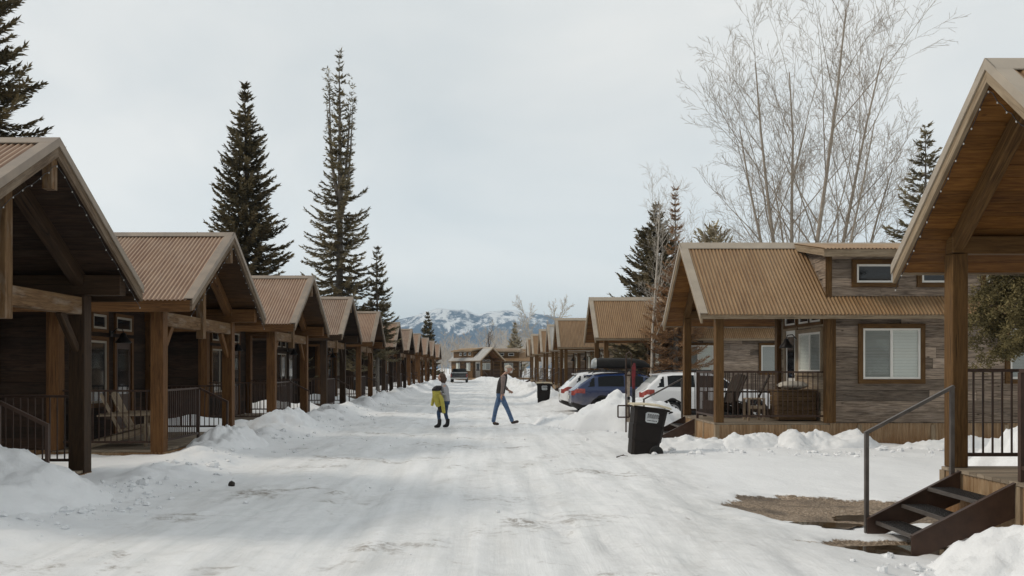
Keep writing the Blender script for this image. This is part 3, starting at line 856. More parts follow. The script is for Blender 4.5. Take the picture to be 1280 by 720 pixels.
# ------------------------------------------------------------------ snow piles
tS, cS, _, _, _, _, _ = snowmat('snow_pile', (.85, .865, .88)); tS.set(cS, .65)
def pile(cx, cy, rx, ry, hgt, label, seed, lump=.35, p=1.3, group=None, sharp=0):
    mb = MB(); nr = 26; na = 72; rows = []
    for i in range(nr + 1):
        r = i / nr; row = []
        for k in range(na):
            a = 2 * PI * k / na
            x = math.cos(a) * r; y = math.sin(a) * r
            edge = 1 + .28 * noise.noise(Vector((math.cos(a) * 1.3, math.sin(a) * 1.3, seed))) + .1 * noise.noise(Vector((math.cos(a) * 4, math.sin(a) * 4, seed)))
            X = cx + rx * x * edge; Y = cy + ry * y * edge
            n1 = noise.fractal(Vector((X * 1.3, Y * 1.3, seed)), 1, 2, 5)
            n2 = noise.fractal(Vector((X * 5.5, Y * 5.5, seed + 3)), .8, 2, 5)
            cr = 1 - abs(noise.fractal(Vector((X * .9, Y * 1.2, seed + 9)), 1.0, 2.1, 5))
            body = max(0, 1 - r ** 2) ** p
            z = hgt * body * (.8 + lump * n1 + (.15 + sharp * .8) * (cr - .55)) + .06 * n2 * min(1, body * 3)
            row.append((X - cx, Y - cy, z + gh(X, Y) - gh(cx, cy) - .05 - .06 * r))
        rows.append(row)
    mb.grid(rows, None, 1, True)
    o = mb.build('snow_pile', tS.m, None, True); o.location = (cx, cy, gh(cx, cy))
    return tag(o, label, 'snow pile', group or 'snow piles along the street')
pile(-6.0, 10.1, 1.75, 1.6, .72, 'big smooth snow mound at the left edge in front of the nearest cabin', 1.1, .25)
pile(-5.25, 17.4, .85, 1.7, .5, 'low rounded snow mound under the front railing of the second left cabin', 2.2, .35)
pile(-5.3, 22.5, .95, 1.7, .56, 'snow mound between the second and third left cabins', 3.7)
pile(4.95, 7.5, 1.15, .8, .62, 'rounded snow mound at the foot of the near right steel steps', 4.1, .22)
pile(4.1, 24.2, 2.05, 1.75, 1.08, 'tall heap of ploughed snow between the bin and the blue wagon', 5.3, .3, .6, None, .0)
pile(2.6, 25.6, 1.3, 1.5, .36, 'low toe of broken snow left of the tall ploughed heap', 5.9, .55, .9, None, .5)
pile(4.4, 17.95, 1.5, .62, .30, 'snow heap right behind the tilted bin by the steps of the weathered cabin', 6.4, .55, .8)
pile(5.5, 17.9, 1.0, .5, .34, 'jagged snow heap against the rusty skirting below the porch railing', 7.9, .6, .6)
pile(6.85, 17.75, 1.35, .55, .36, 'jagged peaked snow heap against the skirting below the porch corner', 8.8, .75, .5)
pile(9.6, 17.5, 1.7, .55, .22, 'low snow heap against the skirting under the blinds window', 9.1, .7, .8, None, .6)
pile(8.4, 12.6, 1.5, 1.2, 1.05, 'tall snow heap behind the near right porch railing', 10.2, .45, .9, None, .4)

# broken crust and crumbs along the ploughed edges
def crumbs():
    rg = random.Random(91); mb = MB()
    spots = []
    for k in range(900):
        r = rg.random()
        if r < .42: y = rg.uniform(8, 40); x = -4.55 + rg.gauss(0, .5)
        elif r < .62: y = rg.uniform(15.8, 17.4); x = rg.uniform(3.2, 10)
        elif r < .74: a = rg.uniform(PI * .8, PI * 1.9); d = rg.gauss(1.0, .12); x = 4.1 + 2.05 * d * math.cos(a); y = 24.2 + 1.75 * d * math.sin(a)
        elif r < .76: a = rg.uniform(PI * .6, PI * 1.6); d = rg.gauss(1.02, .14); x = 4.95 + 1.15 * d * math.cos(a); y = 7.5 + .8 * d * math.sin(a)
        elif r < .9: a = rg.uniform(-1.2, 1.3); d = rg.gauss(1.02, .12); x = -6 + 1.75 * d * math.cos(a); y = 10.1 + 1.6 * d * math.sin(a)
        else: x = rg.uniform(-3.5, 3.5); y = rg.uniform(7, 30)
        if y < 6.5 or x < -5.7: continue
        spots.append((x, y, min(.09 if y > 9 else .045, rg.expovariate(1 / .016) + .007) * (.55 if r >= .9 else 1)))
    for x, y, r in spots:
        rows = []; z = gh(x, y) + r * .35; sq = rg.uniform(.5, .9); ang = rg.uniform(0, PI)
        for i in range(5):
            a = PI * i / 4; row = []
            for k in range(6):
                b = 2 * PI * k / 6 + ang; j = rg.uniform(.7, 1.25)
                row.append((x + math.sin(a) * math.cos(b) * r * j * 1.2, y + math.sin(a) * math.sin(b) * r * j, z + math.cos(a) * r * sq * j))
            rows.append(row)
        mb.grid(rows, None, 1, True)
    o = mb.build('snow_crumbs', tS.m); tag(o, kind='stuff')
    o['label'] = 'crumbs of broken snow along the ploughed edges'; o['category'] = 'snow'
crumbs()

# ------------------------------------------------------------------ cabins
L_LABEL = ['nearest left cabin in shadow with mesh wrapped corner post',
           'second left cabin with wooden armchairs and a barn lamp on its porch',
           'third cabin from the camera in the left row',
           'fourth cabin from the camera in the left row',
           'fifth cabin from the camera in the left row',
           'sixth cabin in the left row with a small fir growing beside it',
           'seventh cabin from the camera in the left row',
           'eighth cabin from the camera in the left row',
           'ninth cabin from the camera in the left row',
           'tenth cabin from the camera in the left row',
           'last and farthest cabin of the left row']
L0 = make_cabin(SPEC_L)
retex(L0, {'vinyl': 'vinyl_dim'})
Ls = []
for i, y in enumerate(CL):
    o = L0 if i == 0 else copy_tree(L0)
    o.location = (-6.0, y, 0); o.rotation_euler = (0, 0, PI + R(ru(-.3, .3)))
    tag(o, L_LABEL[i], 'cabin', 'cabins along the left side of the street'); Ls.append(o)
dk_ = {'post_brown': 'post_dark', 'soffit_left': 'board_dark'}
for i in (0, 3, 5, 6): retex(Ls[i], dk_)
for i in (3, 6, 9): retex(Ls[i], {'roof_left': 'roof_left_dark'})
R_LABEL = ['nearest right cabin with open porch gable and steel steps',
           'weathered plank cabin with rusty roof and two blinds window',
           'right cabin behind the parked cars and the bare birch',
           'right cabin with plain rusty roof just beyond the far bin',
           'right cabin with a pale grey metal roof',
           'sixth cabin from the camera in the right row',
           'seventh cabin from the camera in the right row',
           'last and farthest cabin of the right row']
R0 = make_cabin(SPEC_R)
Rs = []
for i, (x, y, z) in enumerate(CR):
    o = R0 if i == 0 else copy_tree(R0)
    o.location = (x, y, z)
    tag(o, R_LABEL[i], 'cabin', 'cabins along the right side of the street'); Rs.append(o)
retex(Rs[4], {'roof_right': 'roof_grey', 'rake_right': 'flash_right'})
# cabins across the end of the street
e1 = copy_tree(R0); e1.location = (.9, 114.5, -.2); e1.rotation_euler = (0, 0, R(118))
tag(e1, 'cabin across the end of the street with its lit porch gable towards the camera', 'cabin', 'cabins across the end of the street')
retex(e1, {'board_grey': 'trim_brown', 'porch_pale': 'trim_brown'})
for ch in e1.children:
    if ch.name.startswith('roof'): retex(ch, {'roof_right': 'roof_grey'})
e2 = copy_tree(R0); e2.location = (7.4, 121, -.2); e2.rotation_euler = (0, 0, R(170))
tag(e2, 'second cabin at the end of the street, behind the tan conifer', 'cabin', 'cabins across the end of the street')
retex(e2, {'board_grey': 'trim_brown', 'porch_pale': 'trim_brown'})
# ------------------------------------------------------------------ trees
def conifer(name_label, x, y, Ht, Rm, z0, mats, seed, levels=46, nbr=9, power=.85, droop=.35, gaps=0.0, spray=(.42, .10), top_thin=0.0, cat='tree', group=None, up=.25, trunk_r=None, leaders=0, stiff=1.0):
    rg = random.Random(seed)
    gz = gh(x, y) if abs(x) < 14 else 0
    root = empty('conifer', (x, y, gz - .1))
    tag(root, name_label, cat, group)
    tr = trunk_r or Ht * .014
    mb = MB()
    pts = []; rad = []
    for i in range(12):
        t_ = i / 11
        pts.append((.05 * math.sin(t_ * 5 + seed) * t_, .05 * math.cos(t_ * 4 + seed) * t_, Ht * .985 * t_)); rad.append(max(.012, tr * (1 - t_) ** .8))
    mb.tube(pts, rad, 8)
    lead = []
    for k in range(leaders):
        a = rg.uniform(0, 2 * PI) if k else 0; zb = Ht * rg.uniform(.48, .62); o = rg.uniform(.35, .9) * (1 if k % 2 else -1)
        lead.append(((o * .55, .1, zb + Ht * .1), (o * .95, .1, min(Ht * .96, zb + Ht * .38)), 60))
        mb.tube([(0, 0, zb), (o * .55, .1, zb + Ht * .1), (o * .8, .1, zb + Ht * .22), (o * .95, .1, min(Ht * .96, zb + Ht * rg.uniform(.26, .4)))], [tr * .4, tr * .3, tr * .2, .012], 5)
    crown = MB()
    def add_spray(p, d, L, W, tone):
        side = d.cross(Vector((rg.uniform(-1, 1), rg.uniform(-1, 1), rg.uniform(.2, 1.6))))
        if side.length < 1e-3: return
        side.normalize()
        q = p + d * L
        m = p + d * L * .45
        crown.face([p, m + side * W * .5, q, m - side * W * .5], None, tone)
    for li in range(levels):
        t_ = (li + rg.random()) / levels
        z = z0 + (Ht - z0) * t_ ** .92
        r = Rm * max(.03, (1 - t_)) ** power
        if top_thin and t_ > .45: r *= 1 - top_thin * min(1, (t_ - .45) / .15)
        n = max(4, int(nbr * (.6 + .6 * (1 - t_))))
        for b in range(n):
            if rg.random() < gaps: continue
            a = 2 * PI * (b + rg.random()) / n
            br = r * rg.uniform(.55, 1.12)
            tone = rg.random() * .7
            d0 = Vector((math.cos(a), math.sin(a), 0))
            # branch curve: rises near the top, droops lower, tip turned up
            wob = rg.uniform(-.24, .2)
            sl_ = up * t_ * 1.6 - droop * (1 - t_)
            P = []
            nS = 6
            for k in range(nS + 1):
                u = k / nS
                zz = z + br * (sl_ * u + .2 * u ** 3 * (1 if t_ < .8 else .2) - .06 * math.sin(u * 3) + wob * u)
                P.append(d0 * (br * u) + Vector((0, 0, zz)))
            mb.tube(P[::2], [max(.008, tr * .22 * (1 - t_)) + .006, .012, .008, .005], 3, False)
            ns = max(6, int(br / (spray[0] * .10)))
            for k in range(ns):
                u = .12 + .88 * (k + rg.random()) / ns
                i = min(nS - 1, int(u * nS)); f = u * nS - i
                p = P[i].lerp(P[i + 1], f)
                dd = (P[i + 1] - P[i]).normalized()
                side = Vector((-d0.y, d0.x, 0))
                for q in (-1, 1):
                    L = spray[0] * rg.uniform(.55, 1.15) * (1.05 - .45 * u) * min(1, .3 + br / 1.3)
                    dirv = (dd * rg.uniform(.55, 1.1) + side * q * rg.uniform(.35, .95) + Vector((0, 0, rg.uniform(-.5, .42) * stiff))).normalized()
                    add_spray(p, dirv, L, spray[1] * rg.uniform(.7, 1.3), min(1, max(0, tone + rg.uniform(-.15, .35))))
                if rg.random() < .5:
                    add_spray(p, (dd + Vector((0, 0, rg.uniform(-.1, .6)))).normalized(), spray[0] * .6, spray[1] * .8, min(1, tone + .3))
    for k in range(22):
        add_spray(Vector((0, 0, Ht - .05 - .045 * k)), Vector((rg.uniform(-.6, .6), rg.uniform(-.6, .6), 1)).normalized(), spray[0] * (.28 + .012 * k), spray[1] * .6, rg.random())
    for (a0, b0, n0) in lead:
        for k in range(n0):
            u = rg.random(); p = Vector(a0).lerp(Vector(b0), u)
            dv = Vector((rg.gauss(0, 1), rg.gauss(0, 1), .25)).normalized()
            l_ = spray[0] * rg.uniform(.5, 1.3) * (1.1 - .6 * u); tn = rg.random()
            add_spray(p, dv, l_, spray[1], tn)
            for m in range(4): add_spray(p + dv * l_ * rg.uniform(.3, .9), (dv + Vector((rg.gauss(0, .7), rg.gauss(0, .7), rg.gauss(.2, .5)))).normalized(), spray[0] * .5, spray[1] * .8, tn)
    mb.build('trunk', mats[0], root, True)
    crown.build('crown', mats[1], root)
    return root
BK = bark('bark_conifer', (.05, .038, .03), (.13, .1, .08))
BKg = bark('bark_grey', (.12, .105, .09), (.27, .24, .21))
F_dark = leafmat('needles_dark', (.07, .058, .03), (.27, .215, .115))
F_mid = leafmat('needles_mid', (.095, .08, .043), (.33, .27, .16))
F_light = leafmat('needles_light', (.12, .1, .056), (.40, .335, .2))
F_pale = leafmat('needles_pale', (.28, .23, .14), (.58, .5, .34))
F_jun = leafmat('needles_juniper', (.06, .052, .02), (.27, .22, .1))
F_larch = leafmat('needles_brown', (.26, .145, .07), (.5, .31, .17))
conifer('dark green fir rising behind the nearest left cabin, cut by the picture edge', -13.2, 22.4, 14.2, 2.6, 1.5, (BK, F_dark), 3, 46, 11, .75, .35, 0, (.36, .06), group='conifers around the cabins')
conifer('full dark spruce standing behind the second and third left cabins', -11.0, 39.2, 14.7, 3.0, 1.0, (BK, F_dark), 5, 60, 12, .86, .40, 0, (.42, .075), group='conifers around the cabins')
conifer('tall thin fir with several thin leaders, left of the street', -8.3, 48.7, 19.9, 2.75, 2.5, (BKg, F_light), 11, 66, 9, .74, .32, .28, (.44, .07), .45, group='conifers around the cabins', leaders=4)
conifer('small sparse fir beside the tall thin fir', -6.15, 48.9, 8.7, 1.35, 2.4, (BKg, F_light), 13, 30, 8, .75, .25, .12, (.42, .07), group='conifers around the cabins')
conifer('small dark spruce above the last left roofs in front of the mountains', -7.9, 118, 9.4, 2.1, 1, (BK, F_dark), 17, 30, 9, .9, .35, 0, (.6, .16), group='conifers around the cabins')
conifer('pale tan conifer behind the cabins at the end of the street', 4.7, 133, 8.9, 2.1, 1, (BKg, F_pale), 19, 28, 8, .95, .1, 0, (.6, .12), group='conifers around the cabins')
conifer('dark spruce behind the right cabin with the bare birch', 8.7, 43.2, 10.0, 3.4, .8, (BK, F_mid), 23, 50, 12, .85, .3, 0, (.44, .08), group='conifers around the cabins')
conifer('fir behind the big bare cottonwood, beside the near gable', 19.6, 38, 12.6, 2.5, 2, (BKg, F_light), 29, 38, 8, .75, .35, .35, (.5, .08), group='conifers around the cabins')
conifer('pale pine top peeking over the weathered cabin roof', 13.4, 50, 9.9, 2.3, 3, (BKg, F_pale), 31, 24, 8, .55, -.5, 0, (.6, .09), group='conifers around the cabins', up=.8)
conifer('slim larch with dead brown needles beside the white trunked birch', 7.6, 34.0, 8.9, 1.7, .8, (BKg, F_larch), 37, 38, 9, .6, .25, .1, (.4, .035), .6, group='conifers around the cabins')

# clumpy juniper hanging behind the near right porch
def juniper(x, y, Ht, label):
    rg = random.Random(41)
    root = empty('juniper', (x, y, gh(x, y) - .1)); tag(root, label, 'tree', 'conifers around the cabins')
    mb = MB(); cr = MB()
    mb.tube([(0, 0, 0), (.05, 0, 2), (-.03, .05, 4), (0, 0, Ht)], [.16, .13, .09, .02], 8)
    for i in range(96):
        t_ = (i + .5) / 96
        z = 2.2 + (Ht - 2.35) * t_ ** 1.05
        r = 1.3 * (1 - t_) ** .6 + .12
        a = i * 2.4 + rg.uniform(-.4, .4)
        d = Vector((math.cos(a), math.sin(a), 0))
        br = r * rg.uniform(.6, 1.1)
        P = [d * (br * u) + Vector((0, 0, z + br * (.35 * u - .75 * u * u))) for u in (0, .25, .5, .75, 1)]
        mb.tube(P, [.03, .022, .016, .011, .006], 4, False)
        for k in range(int(70 * br)):
            u = .25 + .75 * rg.random()
            j = min(3, int(u * 4)); p = P[j].lerp(P[j + 1], u * 4 - j)
            c = p + Vector((rg.gauss(0, .09), rg.gauss(0, .09), rg.gauss(-.04, .07)))
            tone = rg.random() * .65
            for q in range(34):
                dv = Vector((rg.gauss(0, 1), rg.gauss(0, 1), rg.gauss(.1, .8))).normalized()
                p0 = c + dv * rg.uniform(0, .07); L = rg.uniform(.03, .065)
                sd_ = dv.orthogonal().normalized(); sd_.rotate(Matrix.Rotation(rg.uniform(0, PI), 3, dv))
                m = p0 + dv * L * .5
                cr.face([p0, m + sd_ * .011, p0 + dv * L, m - sd_ * .011], None, min(1, tone + rg.uniform(0, .35)))
    mb.build('trunk', BK, root, True); cr.build('crown', F_jun, root)
juniper(9.35, 14.2, 7.1, 'clumpy yellow green juniper hanging behind the near right porch')

# bare trees
def bare_tree(name, label, x, y, stems, seed, mat, Ht, minr=.011, depth=5, group='bare trees behind the cabins', spread=.6, twigs=3):
    rg = random.Random(seed)
    root = empty(name, (x, y, gh(x, y) - .1 if abs(x) < 14 else -.1)); tag(root, label, 'tree', group)
    trunk = MB(); crown = MB()
    def grow(p, d, L, r, lv, mb, bend):
        n = 5 if lv < 2 else 4 if lv < 3 else 3
        pts = [p]; rad = [r]; dv = d.copy()
        seg = L / n
        for i in range(n):
            dv = (dv + Vector((rg.gauss(0, .03 if lv == 0 else .06), rg.gauss(0, .03 if lv == 0 else .06), rg.gauss(0, .05) + bend))).normalized()
            pts.append(pts[-1] + dv * seg); rad.append(max(minr * .8, r * (1 - .78 * (i + 1) / n)))
        mb.tube(pts, rad, 7 if lv == 0 else 5 if lv == 1 else 3, False)
        if lv >= depth: return
        nk = {0: 11, 1: 6, 2: 5, 3: 3, 4: 3}.get(lv, 2)
        for k in range(nk):
            u = (.28 if lv == 0 else .15) + (.8 if lv else .7) * (k + rg.random()) / nk
            u = min(u, .98)
            i = min(n - 1, int(u * n)); q = pts[i].lerp(pts[i + 1], u * n - i)
            rr = rad[i] + (rad[i + 1] - rad[i]) * (u * n - i)
            base = (pts[i + 1] - pts[i]).normalized()
            ax = base.orthogonal().normalized(); ax.rotate(Matrix.Rotation(rg.uniform(0, 2 * PI), 3, base))
            ang = rg.uniform(.45, .85) * (spread / .6)
            nd = (base * math.cos(ang) + ax * math.sin(ang))
            nd.z += .12; nd.normalize()
            ln = L * (rg.uniform(.32, .52) if lv < 1 else rg.uniform(.4, .62)) * (1.08 - .5 * u)
            if lv >= 2: ln = max(ln, .25)
            if ln < .12: continue
            grow(q, nd, ln, max(minr, rr * .44), lv + 1, crown, .022)
    for (dx, dy, dz, L, r) in stems:
        grow(Vector((rg.uniform(-.3, .3), rg.uniform(-.3, .3), 0)) if len(stems) > 1 else Vector((0, 0, 0)), Vector((dx, dy, dz)).normalized(), L, r, 0, trunk, .02)
    trunk.build('trunk', mat, root, True)
    crown.build('crown', mat, root, True)
    return root
BW = bark('bark_cottonwood', (.22, .18, .145), (.46, .41, .34))
BB = bark('bark_birch', (.34, .30, .25), (.62, .58, .52))
bare_tree('cottonwood', 'huge bare cottonwood with many pale stems behind the weathered cabin roof', 15.0, 40,
          [(-.30, 0, 1, 13.5, .12), (-.16, .05, 1, 16.5, .13), (-.07, .1, 1, 16, .13), (.03, -.1, 1, 17.6, .14), (.19, .1, 1, 17, .13), (.42, .0, 1, 12, .11), (-.05, .3, 1, 12, .10), (.10, -.3, 1, 13, .10)], 51, BW, 20, .007, 4, spread=.62)
bare_tree('birch', 'slender bare birch with white trunk beside the brown larch and parked cars', 6.62, 34.05, [(-.01, 0, 1, 8.3, .075)], 57, BB, 10, .0045, 4, spread=.68)
bare_tree('leafless_tree', 'leaning bare tree at the end of the street beside the last right cabins', 6.0, 96, [(.42, 0, 1, 8.5, .2), (-.05, 0, 1, 8, .12)], 59, BB, 8, .02, 3)
bare_tree('leafless_tree', 'dark bare tree with a broken top behind the end cabins', .9, 140, [(.02, 0, 1, 7.5, .2)], 61, BK, 7, .02, 2)
tag_w = []
# far grey woods: one uncountable mass
def woods():
    rg = random.Random(71); mb = MB()
    for k in range(620):
        yy = rg.uniform(170, 330); xx = rg.uniform(-.62, .62) * yy
        g = noise.noise(Vector((xx * .02, yy * .01, 4)))
        if g < -.25: continue
        Hh = rg.uniform(8, 13) * (1.0 + .35 * g) * (.8 if xx < 0 else 1)
        base = Vector((xx, yy, 0))
        mb.tube([base, base + Vector((rg.uniform(-.4, .4), 0, Hh * .5)), base + Vector((rg.uniform(-.8, .8), 0, Hh))], [.16, .1, .02], 3, False)
        for j in range(34):
            t_ = rg.uniform(.18, .97); p = base + Vector((0, 0, Hh * t_))
            a = rg.uniform(0, 2 * PI); L = Hh * .3 * (1.1 - t_) + .6
            d = Vector((math.cos(a), math.sin(a) * .6, rg.uniform(.4, 1.5))).normalized()
            q = p + d * L
            mb.tube([p, q], [.05, .02], 3, False)
            for m in range(2):
                e = p.lerp(q, rg.uniform(.4, .9)); d2 = (d + Vector((rg.uniform(-.8, .8), 0, rg.uniform(-.1, .7)))).normalized()
                mb.tube([e, e + d2 * L * .6], [.035, .016], 3, False)
    t = NT('bare_woods'); f = t.noise(t.coord('Object'), .08, 4)
    t.set(t.ramp(f, [(.3, (.33, .29, .25)), (.7, (.5, .46, .41))]), .9)
    o = mb.build('woods', t.m); tag(o, kind='stuff')
    o['label'] = 'grey bare woods at the foot of the mountains'; o['category'] = 'woods'
woods()

# ------------------------------------------------------------------ mountains
def mountains():
    # skyline in metres at 4 km, read as a terrain ridge
    prof = [(-2600, 60), (-1400, 110), (-700, 200), (-409, 232), (-341, 246), (-266, 270), (-210, 286), (-150, 281), (-86, 279), (-52, 262), (-30, 254), (22, 270), (70, 275), (127, 278), (184, 268), (277, 255), (334, 244), (427, 230), (700, 170), (1200, 110), (2600, 70)]
    def ridge(x):
        for (a, ha), (b, hb) in zip(prof, prof[1:]):
            if a <= x <= b:
                t_ = (x - a) / (b - a); t_ = t_ * t_ * (3 - 2 * t_) * .5 + t_ * .5
                return ha + (hb - ha) * t_
        return 50
    mb = MB(); rows = []
    nx, ny = 330, 90
    for j in range(ny + 1):
        v_ = j / ny; Y = 2500 + 2000 * v_
        row = []
        for i in range(nx + 1):
            X = -2000 + 4000 * i / nx
            Xr = X / (Y / 4000)
            up = ss(0, .75, v_) if v_ < .75 else 1 - .5 * ss(.75, 1, v_)
            rgd = 1 - abs(noise.fractal(Vector((X / 420, Y / 620, .5)), .9, 2.1, 6))
            n2 = noise.fractal(Vector((X / 160, Y / 160, 2.5)), .9, 2.1, 5)
            h = ridge(X) * up * (1 - .42 * (1 - up) * 1.6 * (1 - rgd)) + 26 * n2 * up * (1 - up) * 3 + 4 * n2 * up
            row.append((X, Y, h - 6))
        rows.append(row)
    mb.grid(rows)
    t = NT('mountain'); v = t.coord('Object', (.001, .001, .001))
    geo = t.n('ShaderNodeNewGeometry'); sx = t.n('ShaderNodeSeparateXYZ'); t.l(geo.outputs['Position'], sx.inputs[0])
    n1 = t.noise(t.coord('Object', (.012, .0035, .013)), 1.0, 8, .66, 1.2)
    n3 = t.noise(t.coord('Object', (.05, .012, .05)), 1.0, 5, .7)
    alt = t.n('ShaderNodeMapRange'); t.l(sx.outputs[2], alt.inputs[0]); alt.inputs[1].default_value = 60; alt.inputs[2].default_value = 285; alt.inputs[3].default_value = -.12; alt.inputs[4].default_value = .13
    val = t.math('ADD', t.math('ADD', n1, alt.outputs[0]), t.math('MULTIPLY', t.math('SUBTRACT', n3, .5), .35))
    snow = t.ramp(val, [(.50, 0), (.60, 1)])
    c = t.mix((.022, .055, .12), (.86, .87, .88), snow)  # forest base is bluer than trees: distance haze partly painted into it
    t.set(c, .8, spec=.1)
    o = mb.build('mountains', t.m, None, True); tag(o, kind='structure')
mountains()

# ------------------------------------------------------------------ haze
mb = MB(); mb.box(-3000, 3000, -260, 5060, -8, 302)
hz = mb.build('haze', bpy.data.materials.new('haze'))
hm = hz.data.materials[0]; hm.use_nodes = True
hm.node_tree.nodes.remove(hm.node_tree.nodes['Principled BSDF'])
pv = hm.node_tree.nodes.new('ShaderNodeVolumePrincipled')
pv.inputs['Color'].default_value = (.60, .81, 1, 1); pv.inputs['Density'].default_value = .0002; pv.inputs['Anisotropy'].default_value = 0.0
hm.node_tree.links.new(pv.outputs[0], hm.node_tree.nodes['Material Output'].inputs['Volume'])
tag(hz, kind='stuff')
# ------------------------------------------------------------------ vehicles
def paint(name, c, dirt=(.3, .27, .24), amt=.5):
    t = NT(name); geo = t.coord('Object'); sx = t.n('ShaderNodeSeparateXYZ'); t.l(geo, sx.inputs[0])
    f = t.noise(geo, 3.5, 6, .7)
    mr = t.n('ShaderNodeMapRange'); t.l(sx.outputs[2], mr.inputs[0]); mr.inputs[1].default_value = 1.0; mr.inputs[2].default_value = .25; mr.inputs[3].default_value = 0; mr.inputs[4].default_value = 1
    k = t.math('MULTIPLY', mr.outputs[0], t.ramp(f, [(.3, .3), (.65, 1)]))
    k = t.math('MULTIPLY', k, amt)
    t.set(t.mix(c, dirt, k), t.math('ADD', .22, t.math('MULTIPLY', k, .5)), 0, .5)
    t.b.inputs['Coat Weight'].default_value = .5; t.b.inputs['Coat Roughness'].default_value = .08
    return t.m
M['white_paint'] = paint('white_paint', (.72, .73, .74), amt=.35)
M['blue_paint'] = paint('blue_paint', (.014, .03, .09), (.2, .165, .14), .9)
M['black_paint'] = paint('black_paint', (.015, .015, .016), (.12, .1, .09), .5)
M['rubber'] = plain('rubber', (.018, .017, .016), .85, 0, .3, 10)
M['cladding'] = plain('cladding', (.016, .014, .013), .65, 0, .4, 6, .25)
M['alloy'] = plain('alloy', (.5, .5, .5), .35, .7, .15, 6)
M['tail'] = plain('tail', (.27, .06, .05), .15, 0, .3, 14)
M['lamp_clear'] = plain('lamp_clear', (.55, .57, .58), .1, 0, .3, 14)
M['auto_glass'] = glass('auto_glass', (.006, .007, .0075), .05, .28)
M['salt_glass'] = plain('salt_glass', (.24, .255, .255), .3, 0, .35, 4)
M['plate'] = plain('plate', (.55, .55, .5), .5, 0, .2, 6)

def lerp_tab(tab, x):
    for (a, va), (b, vb) in zip(tab, tab[1:]):
        if x <= b:
            t_ = 0 if b == a else max(0, (x - a) / (b - a))
            return va + (vb - va) * t_
    return tab[-1][1]

